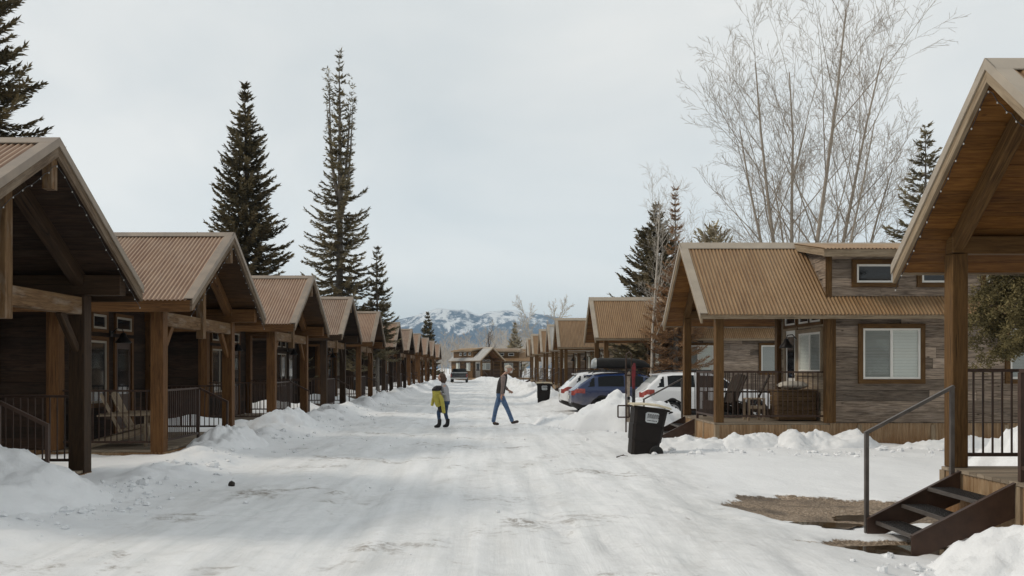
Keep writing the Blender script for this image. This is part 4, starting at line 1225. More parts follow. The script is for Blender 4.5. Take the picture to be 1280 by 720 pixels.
def make_car(label, loc, L, W, Ht, belt, roof, pmat, wheel_x, group, rails=True, glassrear='salt_glass', slope=.5, box=False):
    """local +x is forward, origin at the rear bumper on the ground"""
    root = empty('parked_car', loc); tag(root, label, 'car', group)
    hw = W / 2
    nx = 74
    def sect(x):
        f = x / L
        zt = lerp_tab(roof, f) * Ht; zb = .26 + .1 * max(0, 1 - f / .06) + .08 * max(0, (f - .93) / .07)
        bl = min(belt + .06 * (1 - f), zt - .03)
        e = 1 - .20 * max(0, 1 - f / .05) ** 2 - .30 * max(0, (f - .88) / .12) ** 2
        wm = hw * e; wb = (hw - .05) * e
        green = max(0, zt - bl)
        wr = wb - .05 - .30 * green * .9
        if green < .1: wr = wb - .16
        return zb, bl, zt, wm, wb, wr
    segs = [((0, 'b'), (.85, 'b')), None]
    def ring(x):
        zb, bl, zt, wm, wb, wr = sect(x)
        zm = zb + (bl - zb) * .58
        key = [(0, zb), (wm - .1, zb), (wm - .01, zb + .1), (wm, zm), (wb + .01, bl - .04), (wb - .02, bl + .01), (wr + .04, zt - .1 if zt - bl > .15 else bl + (zt - bl) * .5), (wr - .08, zt - .025), (wr * .5, zt), (0, zt + .008)]
        cnt = [3, 2, 5, 6, 2, 7, 3, 4, 3]
        pts = []
        for (a, b), n in zip(zip(key, key[1:]), cnt):
            for i in range(n): pts.append((a[0] + (b[0] - a[0]) * i / n, a[1] + (b[1] - a[1]) * i / n))
        pts.append(key[-1])
        return pts
    rows = []
    xs_ = [L * (.5 - .5 * math.cos(PI * (i / nx))) * .35 + L * (i / nx) * .65 for i in range(nx + 1)]
    for x in xs_:
        pts = ring(x)
        zb, bl, zt, wm, wb, wr = sect(x)
        full = [(-y, z) for y, z in reversed(pts[1:-1])]
        row = []
        for (y, z) in pts + full:
            # lean of the tail and nose
            dx = 0
            row.append(Vector((x + dx, y, z)))
        rows.append(row)
    def cap(row, d, sgn):
        c = sum(row, Vector()) / len(row)
        out_ = []
        for s_, o in ((.93, .045), (.75, .075), (.4, .09), (.02, .095)):
            out_.append([Vector((p.x + sgn * o * d, c.y + (p.y - c.y) * s_, c.z + (p.z - c.z) * s_)) for p in row])
        return out_
    rc = cap(rows[0], 1, -1); fc = cap(rows[-1], 1, 1)
    rows = list(reversed(rc)) + rows + fc
    cats = {}
    n = len(rows[0])
    rr = wheel_r = .345 if Ht > 1.6 else .33
    for i in range(len(rows) - 1):
        for j in range(n):
            k = (j + 1) % n
            q = [rows[i][j], rows[i][k], rows[i + 1][k], rows[i + 1][j]]
            c = sum(q, Vector()) / 4
            x, y, z = c; ay = abs(y)
            zb, bl, zt, wm, wb, wr = sect(min(max(x, 0), L))
            nrm = (q[2] - q[0]).cross(q[3] - q[1])
            if nrm.length > 0: nrm.normalize()
            f = x / L
            kind = 'body'
            incirc = any(math.hypot(x - wx, z - rr) < rr + .05 for wx in wheel_x) and ay > hw - .2 and z < .8
            if incirc: kind = None
            elif z < zb + .14 and not (.0 < f < .0): kind = 'cladding'
            elif z > bl + .045 and zt - bl > .2:
                if z < zt - .115 and ay > wr - .02 and .09 < f < .66:
                    gx = (.165, .385, .525)
                    if not any(abs(f - g) < .011 for g in gx) and f > .10 + .10 * (z - bl): kind = 'side_window'
                elif f < .17 and nrm.x * (1 if nrm.z > 0 else -1) < -.25 or (f < .15 and ay < wr - .1 and z < zt - .12): 
                    if ay < wr - .09 and z < lerp_tab(roof, 0.2) * Ht - .12: kind = 'rear_window'
                elif f > .55 and ay < wr - .05 and z < Ht - .11: kind = 'windscreen'
            if kind == 'body' and z <= bl + .06:
                if f < .075 and ay > wm - .2 and bl - .17 < z < bl - .01 + .04 * f: kind = 'tail_light'
                if f > .9 and ay > wm - .42 and bl - .26 < z < bl - .1: kind = 'headlight'
            if kind:
                if kind in ('tail_light', 'headlight', 'side_window'): kind += '+' if y > 0 else '-'
                cats.setdefault(kind, []).append(q)
    mats = {'body': pmat, 'cladding': 'cladding', 'side_window': 'auto_glass', 'rear_window': glassrear, 'windscreen': 'auto_glass', 'tail_light': 'tail', 'headlight': 'lamp_clear'}
    for kind, qs in cats.items():
        mb = MB(); ids = {}
        for q in qs:
            ix = []
            for p in q:
                kx = (round(p.x, 4), round(p.y, 4), round(p.z, 4))
                if kx not in ids: ids[kx] = len(mb.v); mb.v.append(kx)
                ix.append(ids[kx])
            ix2 = []
            for a in ix:
                if a not in ix2: ix2.append(a)
            if len(ix2) < 3: continue
            mb.f.append(ix2); mb.uv.extend([(0, 0)] * len(ix2)); mb.tone.append(1); mb.m.append(0)
        nm = kind.rstrip('+-')
        mb.build(nm, M[mats[nm]], root, True)
    # wheels
    mb = MB()
    for wx in wheel_x: mb.box(wx - rr - .04, wx + rr + .04, -hw + .16, hw - .16, .18, .85)
    mb.box(wheel_x[0], wheel_x[1], -hw + .25, hw - .25, .2, .4)
    mb.build('underbody', M['dark'], root)
    for wx in wheel_x:
        for q in (-1, 1):
            Mx = Matrix.Translation((wx, q * (hw - .115), rr)) @ Matrix.Rotation(q * -PI / 2, 4, 'X')
            mb = MB()
            mb.lathe([(rr * .66, -.09), (rr * .95, -.1), (rr, -.06), (rr, .06), (rr * .95, .1), (rr * .7, .1), (rr * .68, .05), (0.0, .03)], 30, Mx)
            wo = mb.build('wheel', M['rubber'], root, True)
            mb = MB()
            mb.lathe([(rr * .62, .06), (rr * .71, .104), (rr * .66, .11), (rr * .61, .075)], 30, Mx)
            for a in range(5):
                for off in (-.12, .12):
                    ang = 2 * PI * a / 5 + off
                    p0 = Mx @ Vector((.05 * math.cos(ang), .05 * math.sin(ang), .07)); p1 = Mx @ Vector((rr * .63 * math.cos(ang * 1), rr * .63 * math.sin(ang), .095))
                    mb.beam(p0, p1, .035, .03, (0, 1, 0))
            mb.lathe([(.07, .06), (.065, .1), (0, .105)], 14, Mx)
            mb.build('rim', M['alloy'], wo)
            # arch trim
            mb = MB()
            r0 = rr + .035; r1 = rr + .115
            for s_ in range(20):
                a0 = -.15 + (PI + .3) * s_ / 20; a1 = -.15 + (PI + .3) * (s_ + 1) / 20
                P = []
                for a in (a0, a1):
                    for r_ in (r0, r1):
                        for yy in (q * (hw - .15), q * (hw + .012 - (.02 if r_ == r1 else 0))):
                            P.append((wx + r_ * math.cos(a), yy, max(.2, rr + r_ * math.sin(a))))
                mb.hexa(P)
            mb.build('wheel_arch', M['cladding'], root)
    for q in (-1, 1):
        if rails:
            mb = MB(); ry = q * (sect(L * .35)[5] - .12)
            mb.tube([(L * .14, ry, Ht - .02), (L * .17, ry, Ht + .045), (L * .50, ry, Ht + .05), (L * .54, ry, Ht - .03)], .02, 6)
            mb.build('roof_rail', M['black_metal'], root)
        mb = MB(); xm = L * .655
        Mx = Matrix.Translation((xm, q * (hw + .09), belt + .06)) @ Matrix.Diagonal((.09, .12, .08, 1))
        mb.lathe([(.02, -1), (.7, -.75), (1, 0), (.75, .75), (.02, 1)], 12, Mx)
        mb.beam((xm, q * (hw - .08), belt + .02), (xm, q * (hw + .03), belt + .03), .05, .04)
        mb.build('mirror', M[pmat], root, True)
    mb = MB(); mb.box(-.115, -.1, -.16, .16, .62, .74); mb.build('licence_plate', M['plate'], root)
    mb = MB(); mb.box(L * .105 - .02, L * .105 + .2, -.5, .5, Ht * roof[3][1] - .05, Ht * roof[3][1] - .005)
    mb.build('spoiler', M[pmat], root)
    return root
SUV = [(0, .62), (.02, .66), (.05, .76), (.135, .965), (.22, .995), (.36, 1.0), (.5, .985), (.58, .93), (.715, .665), (.85, .625), (.95, .55), (1, .44)]
WAG = [(0, .62), (.02, .67), (.05, .76), (.145, .955), (.24, .99), (.38, 1.0), (.5, .985), (.57, .93), (.70, .66), (.85, .615), (.95, .54), (1, .44)]
make_car('white crossover parked beside the weathered cabin steps with its tail to the street', (5.08, 28.2, -.05), 4.45, 1.84, 1.60, 1.0, SUV, 'white_paint', (.92, 3.55), 'cars parked nose in on the right')
make_car('muddy dark blue wagon with a black cargo box on its roof', (3.15, 30.9, -.05), 4.75, 1.84, 1.56, .96, WAG, 'blue_paint', (.98, 3.7), 'cars parked nose in on the right')
make_car('dirty white crossover parked on the far side of the blue wagon', (2.98, 33.05, -.05), 4.3, 1.78, 1.58, .98, SUV, 'white_paint', (.9, 3.45), 'cars parked nose in on the right', glassrear='auto_glass')
# cargo box on the wagon
root = empty('cargo_box', (3.85, 30.75, 1.60)); tag(root, 'black roof cargo box with a pale rear end on the blue wagon', 'cargo box')
mb = MB(); rows = []
for x, s_, zz in ((0, .25, .1), (.04, .8, .02), (.25, 1, 0), (1.0, 1, 0), (1.5, .95, 0), (1.85, .7, .02), (2.05, .3, .08), (2.1, .08, .12)):
    row = []
    for k in range(20):
        a = 2 * PI * k / 20
        cy = math.copysign(abs(math.cos(a)) ** .55, math.cos(a)) * .42 * (s_ ** .5); cz = math.copysign(abs(math.sin(a)) ** .6, math.sin(a)) * .2 * s_
        row.append((x, cy, .22 + cz * (1.1 if cz > 0 else .8) - zz))
    rows.append(row)
mb.grid(rows, None, 1, True); mb.face(list(reversed(rows[0])))
mb.build('shell', M['cladding'], root, True)
mb = MB(); rows2 = [[(p[0] - .012, p[1] * 1.005, .22 + (p[2] - .22) * 1.01) for p in r] for r in rows[:3]]
rows2[2] = [(.13, rows[2][k][1] * 1.012, .22 + (rows[2][k][2] - .22) * 1.02) for k in range(20)]
mb.grid(rows2, None, 1, True); mb.face(list(reversed(rows2[0]))); mb.build('end_cap', M['salt_glass'], root, True)
mb = MB()
for x in (.45, 1.45): mb.box(x - .03, x + .03, -.52, .52, -.03, .035)
mb.build('crossbar', M['black_metal'], root)

# pickup far down the street
def pickup(x, y):
    root = empty('pickup_truck', (x, y, gh(x, y)), R(90)); tag(root, 'black tailgate pickup with a grey bed cap parked at the far end of the street', 'pickup')
    mb = MB(); mb.prism([(0, .45), (2.0, .45), (2.0, 1.05), (0, 1.05)], 1, -.95, .95); mb.prism([(2.0, .45), (5.2, .5), (5.25, .95), (4.0, 1.1), (2.0, 1.1)], 1, -.95, .95)
    mb.build('body', M['black_paint'], root, bevel=.04)
    mb = MB(); mb.hexa([(x_, y_ * (1 if z_ == 1.1 else .82), z_) for x_ in (2.1, 3.9) for y_ in (-.9, .9) for z_ in (1.1, 1.6)]); mb.build('cab', M['auto_glass'], root, bevel=.05)
    mb = MB(); mb.box(-.01, 2.0, -.93, .93, 1.055, 1.2); mb.build('bed_cap', M['salt_glass'], root, bevel=.05)
    mb = MB(); mb.box(-.035, -.002, -.82, .82, .62, 1.03); mb.build('tailgate', M['black_paint'], root, bevel=.02)
    mb = MB(); mb.box(-.14, -.04, -.93, .93, .42, .58); mb.build('bumper', M['alloy'], root)
    for q in (-1, 1):
        mb = MB(); mb.box(-.03, .05, q * .955, q * .83, .65, 1.0); mb.build('tail_light', M['tail'], root)
        for wx in (1.05, 4.3):
            Mx = Matrix.Translation((wx, q * .84, .38)) @ Matrix.Rotation(q * -PI / 2, 4, 'X')
            mb = MB(); mb.lathe([(.2, -.12), (.38, -.1), (.38, .1), (.25, .13), (0, .1)], 20, Mx); mb.build('wheel', M['rubber'], root)
    mb = MB(); mb.box(-.15, -.141, -.16, .16, .46, .56); mb.build('licence_plate', M['plate'], root)
pickup(-2.95, 97)

# ------------------------------------------------------------------ bins
M['bin'] = plain('bin', (.013, .0095, .008), .6, 0, .25, 7, .22)
M['bin_lid'] = plain('bin_lid', (.56, .49, .35), .6, 0, .15, 5)
M['sticker'] = plain('sticker', (.5, .52, .53), .6, 0, .12, 12)
def make_bin(label, loc, rz, lean):
    root = empty('wheelie_bin', loc); root.rotation_euler = (0, lean, rz)
    tag(root, label, 'bin', 'wheeled bins on the right side of the street')
    # front faces -y (camera), wheels at +x
    mb = MB()
    def tp(z): k = z / .95; return (-.27 - .045 * k, .23 + .10 * k, -.25 - .045 * k, .25 + .045 * k)
    lv = [0, .04, .3, .31, .62, .63, .9, .95]
    rows = []
    for i, z in enumerate(lv):
        x0, x1, y0, y1 = tp(z); g = .012 if i in (3, 4) else 0
        c = .05
        rows.append([(x0 + c - g, y0 - g, z), (x1 - c + g, y0 - g, z), (x1 + g, y0 + c - g, z), (x1 + g, y1 - c + g, z), (x1 - c + g, y1 + g, z), (x0 + c - g, y1 + g, z), (x0 - g, y1 - c + g, z), (x0 - g, y0 + c - g, z)])
    mb.grid(rows, None, 1, True); mb.face(list(reversed(rows[0]))); mb.face(rows[-1])
    mb.build('body', M['bin'], root)
    mb = MB(); x0, x1, y0, y1 = tp(.95); mb.box(x0 - .025, x1 + .03, y0 - .025, y1 + .025, .925, .965); mb.build('rim', M['bin'], root, bevel=.01)
    mb = MB()
    rows = []
    for x, z, wd in ((x0 - .05, .965, 1.0), (x0 - .045, 1.0, 1.0), (-.1, 1.03, .98), (.15, 1.035, .98), (x1 + .05, 1.0, .97), (x1 + .055, .97, .97)):
        rows.append([(x, (y0 - .03) * wd, z - .025), (x, (y0 - .025) * wd, z), (x, y0 * .5, z + .015), (x, y1 * .5, z + .015), (x, (y1 + .025) * wd, z), (x, (y1 + .03) * wd, z - .025)])
    mb.grid(rows)
    rows = [[(p[0], p[1], .967) for p in r] for r in rows]; mb.grid(rows)
    mb.build('lid', M['bin_lid'], root)
    mb = MB(); mb.tube([(x1 + .02, y0 + .04, .9), (x1 + .09, y0 + .05, .93), (x1 + .09, y1 - .05, .93), (x1 + .02, y1 - .04, .9)], .014, 6); mb.build('handle', M['bin'], root)
    for q in (-1, 1):
        mb = MB(); Mx = Matrix.Translation((.2, q * .27, .115)) @ Matrix.Rotation(PI / 2, 4, 'X')
        mb.lathe([(.03, -.03), (.12, -.03), (.135, -.015), (.135, .015), (.12, .03), (.03, .03)], 20, Mx); mb.build('wheel', M['rubber'], root)
    # sticker with its dark marks
    ys_ = -.25 - .045 * .83 - .006
    mb = MB()
    mb.prism([(-.09, .70), (-.06, .68), (.13, .68), (.155, .71), (.16, .86), (.135, .88), (-.065, .88), (-.1, .85)], 1, ys_ - .004, ys_)
    st = mb.build('sticker', M['sticker'], root)
    mb = MB()
    for k in range(5):
        cx = -.058 + .045 * k
        mb.box(cx, cx + .012, ys_ - .007, ys_ - .005, .765, .845); mb.box(cx + .024, cx + .034, ys_ - .007, ys_ - .005, .765, .84)
        mb.box(cx + .012, cx + .024, ys_ - .007, ys_ - .005, .838, .85)
    for k in range(7): mb.box(-.05 + .027 * k, -.034 + .027 * k, ys_ - .007, ys_ - .005, .71, .73)
    mb.build('lettering', M['bin'], st)
    return root
make_bin('dark bin with pale lid and white sticker tilted in the snow by the weathered cabin', (3.12, 16.85, gh(3.12, 16.85) - .06), R(0), R(7))
make_bin('dark bin with a pale lid standing far down the street left of the parked cars', (2.72, 39.5, gh(2.72, 39.5) - .1), R(-4), R(1))

# ------------------------------------------------------------------ ski rack by the ploughed heap
root = empty('ski_rack', (3.62, 22.0, gh(3.62, 22))); tag(root, 'dark steel ski rack standing in front of the tall ploughed heap', 'ski rack')
mb = MB()
for x in (.02, .24):
    mb.beam((x, 0, -.1), (x, 0, 1.93 if x < .1 else 1.6), .035, .035, (1, 0, 0))
mb.beam((-.02, 0, 1.5), (.32, 0, 1.5), .04, .04)
mb.tube([(.02, 0, 1.9), (.03, 0, 2.05), (.1, 0, 2.1), (.16, 0, 2.05), (.16, 0, 1.5)], .018, 6)
mb.build('frame', M['steel'], root)
mb = MB()
for a, b in (((-.19, -.02, .42), (-.19, -.02, .72)), ((-.19, -.02, .72), (.1, -.02, .72)), ((-.19, -.02, .42), (.1, -.02, .42)), ((.1, -.02, .42), (.1, -.02, .72))): mb.beam(a, b, .035, .035, (0, 1, 0))
mb.build('foot_frame', M['steel'], root)
M['ski_red'] = plain('ski_red', (.2, .018, .024), .35, 0, .6, 7)
M['ski_black'] = plain('ski_black', (.03, .028, .03), .35, 0, .5, 12)
M['ski_pale'] = plain('ski_pale', (.5, .42, .33), .4, 0, .4, 12)
def ski(label, x, m1, m2, h, dy):
    root = empty('ski', (x, 21.9 + dy, gh(3.7, 21.9) + .25)); tag(root, label, 'ski', 'skis leaning in the steel rack'); root.rotation_euler = (R(-3), R(1), 0)
    mb = MB(); rows = []
    for k in range(15):
        t_ = k / 14; z = h * t_; wd = .042 + .01 * math.cos(2 * PI * t_) if t_ < .96 else .02
        yb = .09 * max(0, (t_ - .88) / .12) ** 2
        rows.append([(-wd, -yb, z), (wd, -yb, z), (wd, .02 - yb, z), (-wd, .02 - yb, z)])
    mb.grid(rows[:9], None, 1, True); mb.build('tail', M[m2], root)
    mb = MB(); mb.grid(rows[8:], None, 1, True); mb.face(rows[-1]); mb.build('tip', M[m1], root)
    mb = MB(); mb.box(-.035, .035, -.06, -.003, h * .44, h * .5); mb.box(-.035, .035, -.05, -.003, h * .3, h * .34); mb.build('binding', M['black_metal'], root)
ski('red tipped ski standing in the steel rack', 3.80, 'ski_red', 'ski_black', 1.52, -.06)
ski('pale worn ski beside the red tipped one in the rack', 3.70, 'ski_pale', 'ski_pale', 1.3, .12)

# ------------------------------------------------------------------ porch furniture
M['cedar'] = wood('cedar', (.26, .19, .12), (.46, .37, .27), .8)
M['stained'] = wood('stained', (.02, .014, .010), (.05, .035, .024), .7)
M['chestwood'] = wood('chestwood', (.07, .04, .018), (.13, .08, .036), .75)
def lounge_chair(label, loc, rz, mat, group):
    root = empty('lounge_chair', loc, rz); tag(root, label, 'chair', group)   # faces local +x
    mb = MB()
    for i in range(6):
        y = -.26 + i * .094; mb.hexa([(x + dx, yy, z) for (x, z0_) in ((-.02, .28), (-.36, 1.0 + .05 * (1 - abs(i - 2.5) / 2.5))) for yy in (y, y + .085) for (dx, z) in ((0, z0_), (.022, z0_ + .004))], None, 0, ru(.8, 1.15))
    mb.build('backrest', mat, root)
    mb = MB()
    for i in range(6):
        x = -.03 + i * .092; mb.box(x, x + .085, -.28, .3, .3 + .016 * i, .322 + .016 * i, None, 1, ru(.8, 1.15))
    mb.build('seat', mat, root)
    for q in (-1, 1):
        mb = MB(); mb.box(-.4, .58, q * .3 + .01 - .06, q * .3 + .01 + .06, .6, .625); mb.build('armrest', mat, root)
        mb = MB(); mb.box(.44, .5, q * .3 - .02, q * .3 + .06, 0, .6, None, 2); mb.build('leg', mat, root)
        mb = MB(); mb.hexa([(x, y, z + dz) for (x, z) in ((-.5, .0), (.52, .26)) for y in (q * .26 - .0, q * .26 + .03) for dz in (0, .12)]); mb.build('leg', mat, root)
    mb = MB(); mb.box(.505, .53, -.28, .34, .2, .385, None, 1); mb.build('apron', mat, root)
    return root
dl = .15
lounge_chair('nearer pale cedar armchair on the second left porch beside the railing', (-7.15, 16.75, dl), R(20), M['cedar'], 'armchairs on the second left porch')
lounge_chair('farther pale cedar armchair under the porch window of the second left cabin', (-7.35, 17.75, dl), R(8), M['cedar'], 'armchairs on the second left porch')
dr2 = .49
lounge_chair('dark stained armchair on the weathered cabin porch nearest the corner post', (5.95, 20.9, dr2), R(200), M['stained'], 'armchairs on the weathered cabin porch')
lounge_chair('dark stained armchair in the middle of the weathered cabin porch', (6.55, 20.75, dr2), R(165), M['stained'], 'armchairs on the weathered cabin porch')
root = empty('side_table', (6.15, 19.5, dr2)); tag(root, 'small pale wooden table behind the weathered cabin railing', 'table')
mb = MB()
for i in range(4): mb.box(-.2, .2, -.2 + i * .102, -.105 + i * .102, .48, .505)
mb.build('tabletop', M['cedar'], root)
for a in (-1, 1):
    for b in (-1, 1):
        mb = MB(); mb.box(a * .17 - .025, a * .17 + .025, b * .17 - .025, b * .17 + .025, 0, .478, None, 2); mb.build('leg', M['cedar'], root)
mb = MB(); mb.box(-.16, .16, -.185, -.165, .26, .34); mb.build('stretcher', M['cedar'], root)
root = empty('storage_chest', (6.98, 19.35, dr2)); tag(root, 'brown wooden storage chest against the weathered cabin porch wall', 'chest')
mb = MB()
for i in range(6): mb.box(-.42, .42, -.3, .3, .03 + i * .105, .03 + i * .105 + .099, None, 0, ru(.75, 1.15))
mb.build('body', M['chestwood'], root)
mb = MB(); mb.box(-.45, .45, -.33, .33, .665, .7); mb.build('lid', M['chestwood'], root, bevel=.008)
root = empty('cushion', (7.0, 19.4, dr2 + .7)); tag(root, 'pale cushion lying on the brown storage chest', 'cushion')
mb = MB(); rows = []
for k in range(9):
    t_ = -1 + 2 * k / 8
    rows.append([(t_ * .3, .24 * math.cos(2 * PI * j / 16) ** 1 * (1 - .25 * t_ ** 6), .1 + .095 * math.sin(2 * PI * j / 16) * (1 - .6 * t_ ** 4)) for j in range(16)])
mb.grid(rows, None, 1, True); mb.face(list(reversed(rows[0]))); mb.face(rows[-1])
mb.build('cover', plain('linen', (.52, .49, .43), .85, 0, .1, 6), root, True)

# ------------------------------------------------------------------ string lights along the gables
def string_lights(label, base, rz, sp, sides=(-1, 1)):
    root = empty('string_lights', base, rz); tag(root, label, 'string lights', 'strings of small lights along the gables')
    hw, H, E, ov = sp['hw'], sp['H'], sp['E'], sp['ov']
    sl = (H - E) / hw; cab = MB()
    rg = random.Random(int(base[1] * 10))
    dz0 = .295 if sp['style'] == 'king' else .265
    for q in sides:
        pts = []; n = 26
        bul = MB()
        for k in range(n + 1):
            y = hw * k / n; z = H - sl * y - dz0 + rg.uniform(-.03, .015) - .01
            p = Vector((-ov + .02, q * y, z)); pts.append(p)
            if k % 2 == 0: bul.lathe([(.003, .0), (.008, -.006), (.009, -.014), (.004, -.021), (0, -.022)], 6, Matrix.Translation(p))
        cab.tube(pts, .004, 4, False)
        bul.build('bulb_row', M['bulb'], root)
    cab.build('cable', M['black_metal'], root)
string_lights('small lights strung along the gable of the nearest left cabin', (-6.0, CL[0], 0), PI, SPEC_L)
string_lights('small lights strung along the gable of the second left cabin', (-6.0, CL[1], 0), PI, SPEC_L)
string_lights('small lights strung along the gable of the nearest right cabin', (CR[0][0], CR[0][1], 0), 0, SPEC_R)

# ------------------------------------------------------------------ small things on the snow
mb = MB()
mb.beam((-5.95, 20.55, .10), (-5.45, 20.1, -.02), .1, .07)
o = mb.build('downspout', M['steel']); tag(o, 'short dark downspout lying on the snow at the far post of the second left cabin', 'downspout')
def stone(name, label, x, y, r, cat):
    mb = MB(); rows = []
    for i in range(7):
        a = PI * i / 6
        rows.append([Vector((math.sin(a) * math.cos(2 * PI * k / 10), math.sin(a) * math.sin(2 * PI * k / 10), math.cos(a))) * r * (1 + .3 * noise.noise(Vector((i * .7, k * .6, x)))) for k in range(10)])
    mb.grid(rows, None, 1, True)
    o = mb.build(name, plain('clod', (.03, .024, .02), .9, 0, .3, 30)); o.location = (x, y, gh(x, y) + r * .5)
    tag(o, label, cat)
stone('clod', 'small black clod of ice lying alone on the packed snow', -3.62, 12.2, .05, 'clod')
mb = MB(); mb.tube([(0, 0, 0), (.1, .03, .03), (.22, .01, .02)], [.014, .01, .005], 5); mb.tube([(.1, .03, .03), (.16, .1, .04)], [.008, .004], 4)
o = mb.build('twig', BK); o.location = (2.5, 16.2, gh(2.5, 16.2) + .012); tag(o, 'dark twig lying on the snow left of the tilted bin', 'twig')
# ------------------------------------------------------------------ people
def skin_mesh(name, nodes, edges, mat, parent=None, sub=2, root_i=0):
    """nodes: (x,y,z,r) or (x,y,z,rx,ry)"""
    me = bpy.data.meshes.new(name + '_cage')
    me.from_pydata([n[:3] for n in nodes], edges, [])
    ob = bpy.data.objects.new(name + '_cage', me); col.objects.link(ob)
    ob.modifiers.new('skin', 'SKIN')
    if not me.skin_vertices: me.attributes.new('sv', 'FLOAT', 'POINT')
    sk = me.skin_vertices
    if not sk:
        bpy.context.view_layer.objects.active = ob
        return None
    for i, n in enumerate(nodes):
        r = (n[3], n[4]) if len(n) > 4 else (n[3], n[3])
        sk[0].data[i].radius = r; sk[0].data[i].use_root = (i == root_i)
    s_ = ob.modifiers.new('sub', 'SUBSURF'); s_.levels = sub; s_.render_levels = sub
    dg = bpy.context.evaluated_depsgraph_get(); dg.update()
    m2 = bpy.data.meshes.new_from_object(ob.evaluated_get(dg))
    bpy.data.objects.remove(ob); bpy.data.meshes.remove(me)
    m2.name = name
    m2.materials.clear(); m2.materials.append(mat)
    m2.polygons.foreach_set('use_smooth', [True] * len(m2.polygons))
    o = bpy.data.objects.new(name, m2); col.objects.link(o)
    if parent is not None: o.parent = parent
    return o
def loft(name, rings, mat, parent, n=20, cap=True, dent=0.0):
    mb = MB(); rows = []
    P = []
    for a, b in zip(rings, rings[1:]):
        for k in range(3):
            t_ = k / 3; P.append(tuple(a[i] + (b[i] - a[i]) * t_ for i in range(5)))
    P.append(rings[-1])
    for i, (x, y, z, rx, ry) in enumerate(P):
        row = []
        for k in range(n):
            a = 2 * PI * k / n
            w_ = 1 + dent * noise.noise(Vector((math.cos(a) * 2.2, math.sin(a) * 2.2, z * 14)))
            row.append((x + math.copysign(abs(math.cos(a)) ** .9, math.cos(a)) * rx * w_, y + math.copysign(abs(math.sin(a)) ** .8, math.sin(a)) * ry * w_, z))
        rows.append(row)
    mb.grid(rows, None, 1, True)
    if cap: mb.face(list(reversed(rows[0]))); mb.face(rows[-1])
    return mb.build(name, mat, parent, True)
def chain(pts): return pts, [(i, i + 1) for i in range(len(pts) - 1)]
def ball(mb, c, r, n=14, m=10, f=None):
    rows = []
    for i in range(m + 1):
        a = PI * i / m; row = []
        for k in range(n):
            b = 2 * PI * k / n
            p = Vector((math.sin(a) * math.cos(b) * r[0], math.sin(a) * math.sin(b) * r[1], math.cos(a) * r[2]))
            if f: p = f(p)
            row.append(p + Vector(c))
        rows.append(row)
    mb.grid(rows, None, 1, True)
M['skin'] = plain('skin', (.42, .24, .17), .55, 0, .08, 20)
M['denim'] = plain('denim', (.075, .13, .235), .85, 0, .35, 14)
M['denim_dark'] = plain('denim_dark', (.03, .055, .11), .85, 0, .35, 14)
M['vest'] = plain('vest', (.016, .012, .012), .7, 0, .3, 14)
M['flannel'] = plain('flannel', (.2, .155, .14), .9, 0, .25, 25)
M['shoe'] = plain('shoe', (.035, .02, .014), .6, 0, .3, 20)
M['boot'] = plain('boot', (.012, .01, .01), .75, 0, .3, 20)
M['cap'] = plain('cap', (.5, .44, .36), .85, 0, .12, 16)
M['white_hair'] = plain('white_hair', (.58, .55, .5), .8, 0, .2, 50)
M['brown_hair'] = plain('brown_hair', (.07, .035, .018), .6, 0, .45, 40)
M['grey_knit'] = plain('grey_knit', (.36, .36, .38), .9, 0, .12, 30)
M['yellow'] = plain('yellow', (.46, .40, .07), .7, 0, .2, 9, bump=.4)

def hand(nodes, edges, i_wrist, d, up):
    """five short curled fingers grown from the wrist node into the same surface"""
    w_ = Vector(nodes[i_wrist][:3]); d = Vector(d).normalized(); up = Vector(up).normalized(); sd_ = d.cross(up).normalized()
    pi_ = len(nodes); p = w_ + d * .06; nodes.append((*p, .022, .036)); edges.append((i_wrist, pi_))
    pk = len(nodes); p2 = w_ + d * .1; nodes.append((*p2, .018, .036)); edges.append((pi_, pk))
    for k, (o, l) in enumerate(((-.027, .062), (-.009, .075), (.009, .07), (.027, .052))):
        a = len(nodes); q = w_ + d * (.1 + l * .45) + sd_ * o * 1.1; nodes.append((*q, .0095)); edges.append((pk, a))
        b = len(nodes); q = w_ + d * (.1 + l * .85) + sd_ * o + up * .03; nodes.append((*q, .0085)); edges.append((a, b))
    a = len(nodes); q = w_ + d * .06 + sd_ * .052 + up * .015; nodes.append((*q, .011)); edges.append((pi_, a))
    b = len(nodes); q = w_ + d * .1 + sd_ * .06 + up * .035; nodes.append((*q, .0095)); edges.append((a, b))

def head_shape(fwd):
    def f(p):
        p = p.copy()
        if p.x * fwd > 0:
            if abs(p.y) < .03 and -.035 < p.z < .02: p.x += fwd * .016          # nose
            if abs(abs(p.y) - .033) < .02 and .0 < p.z < .04: p.x -= fwd * .008   # eye sockets
            if p.z < -.05: p.x += fwd * .012                                      # chin
        if p.z < -.06: p.y *= .8
        return p
    return f

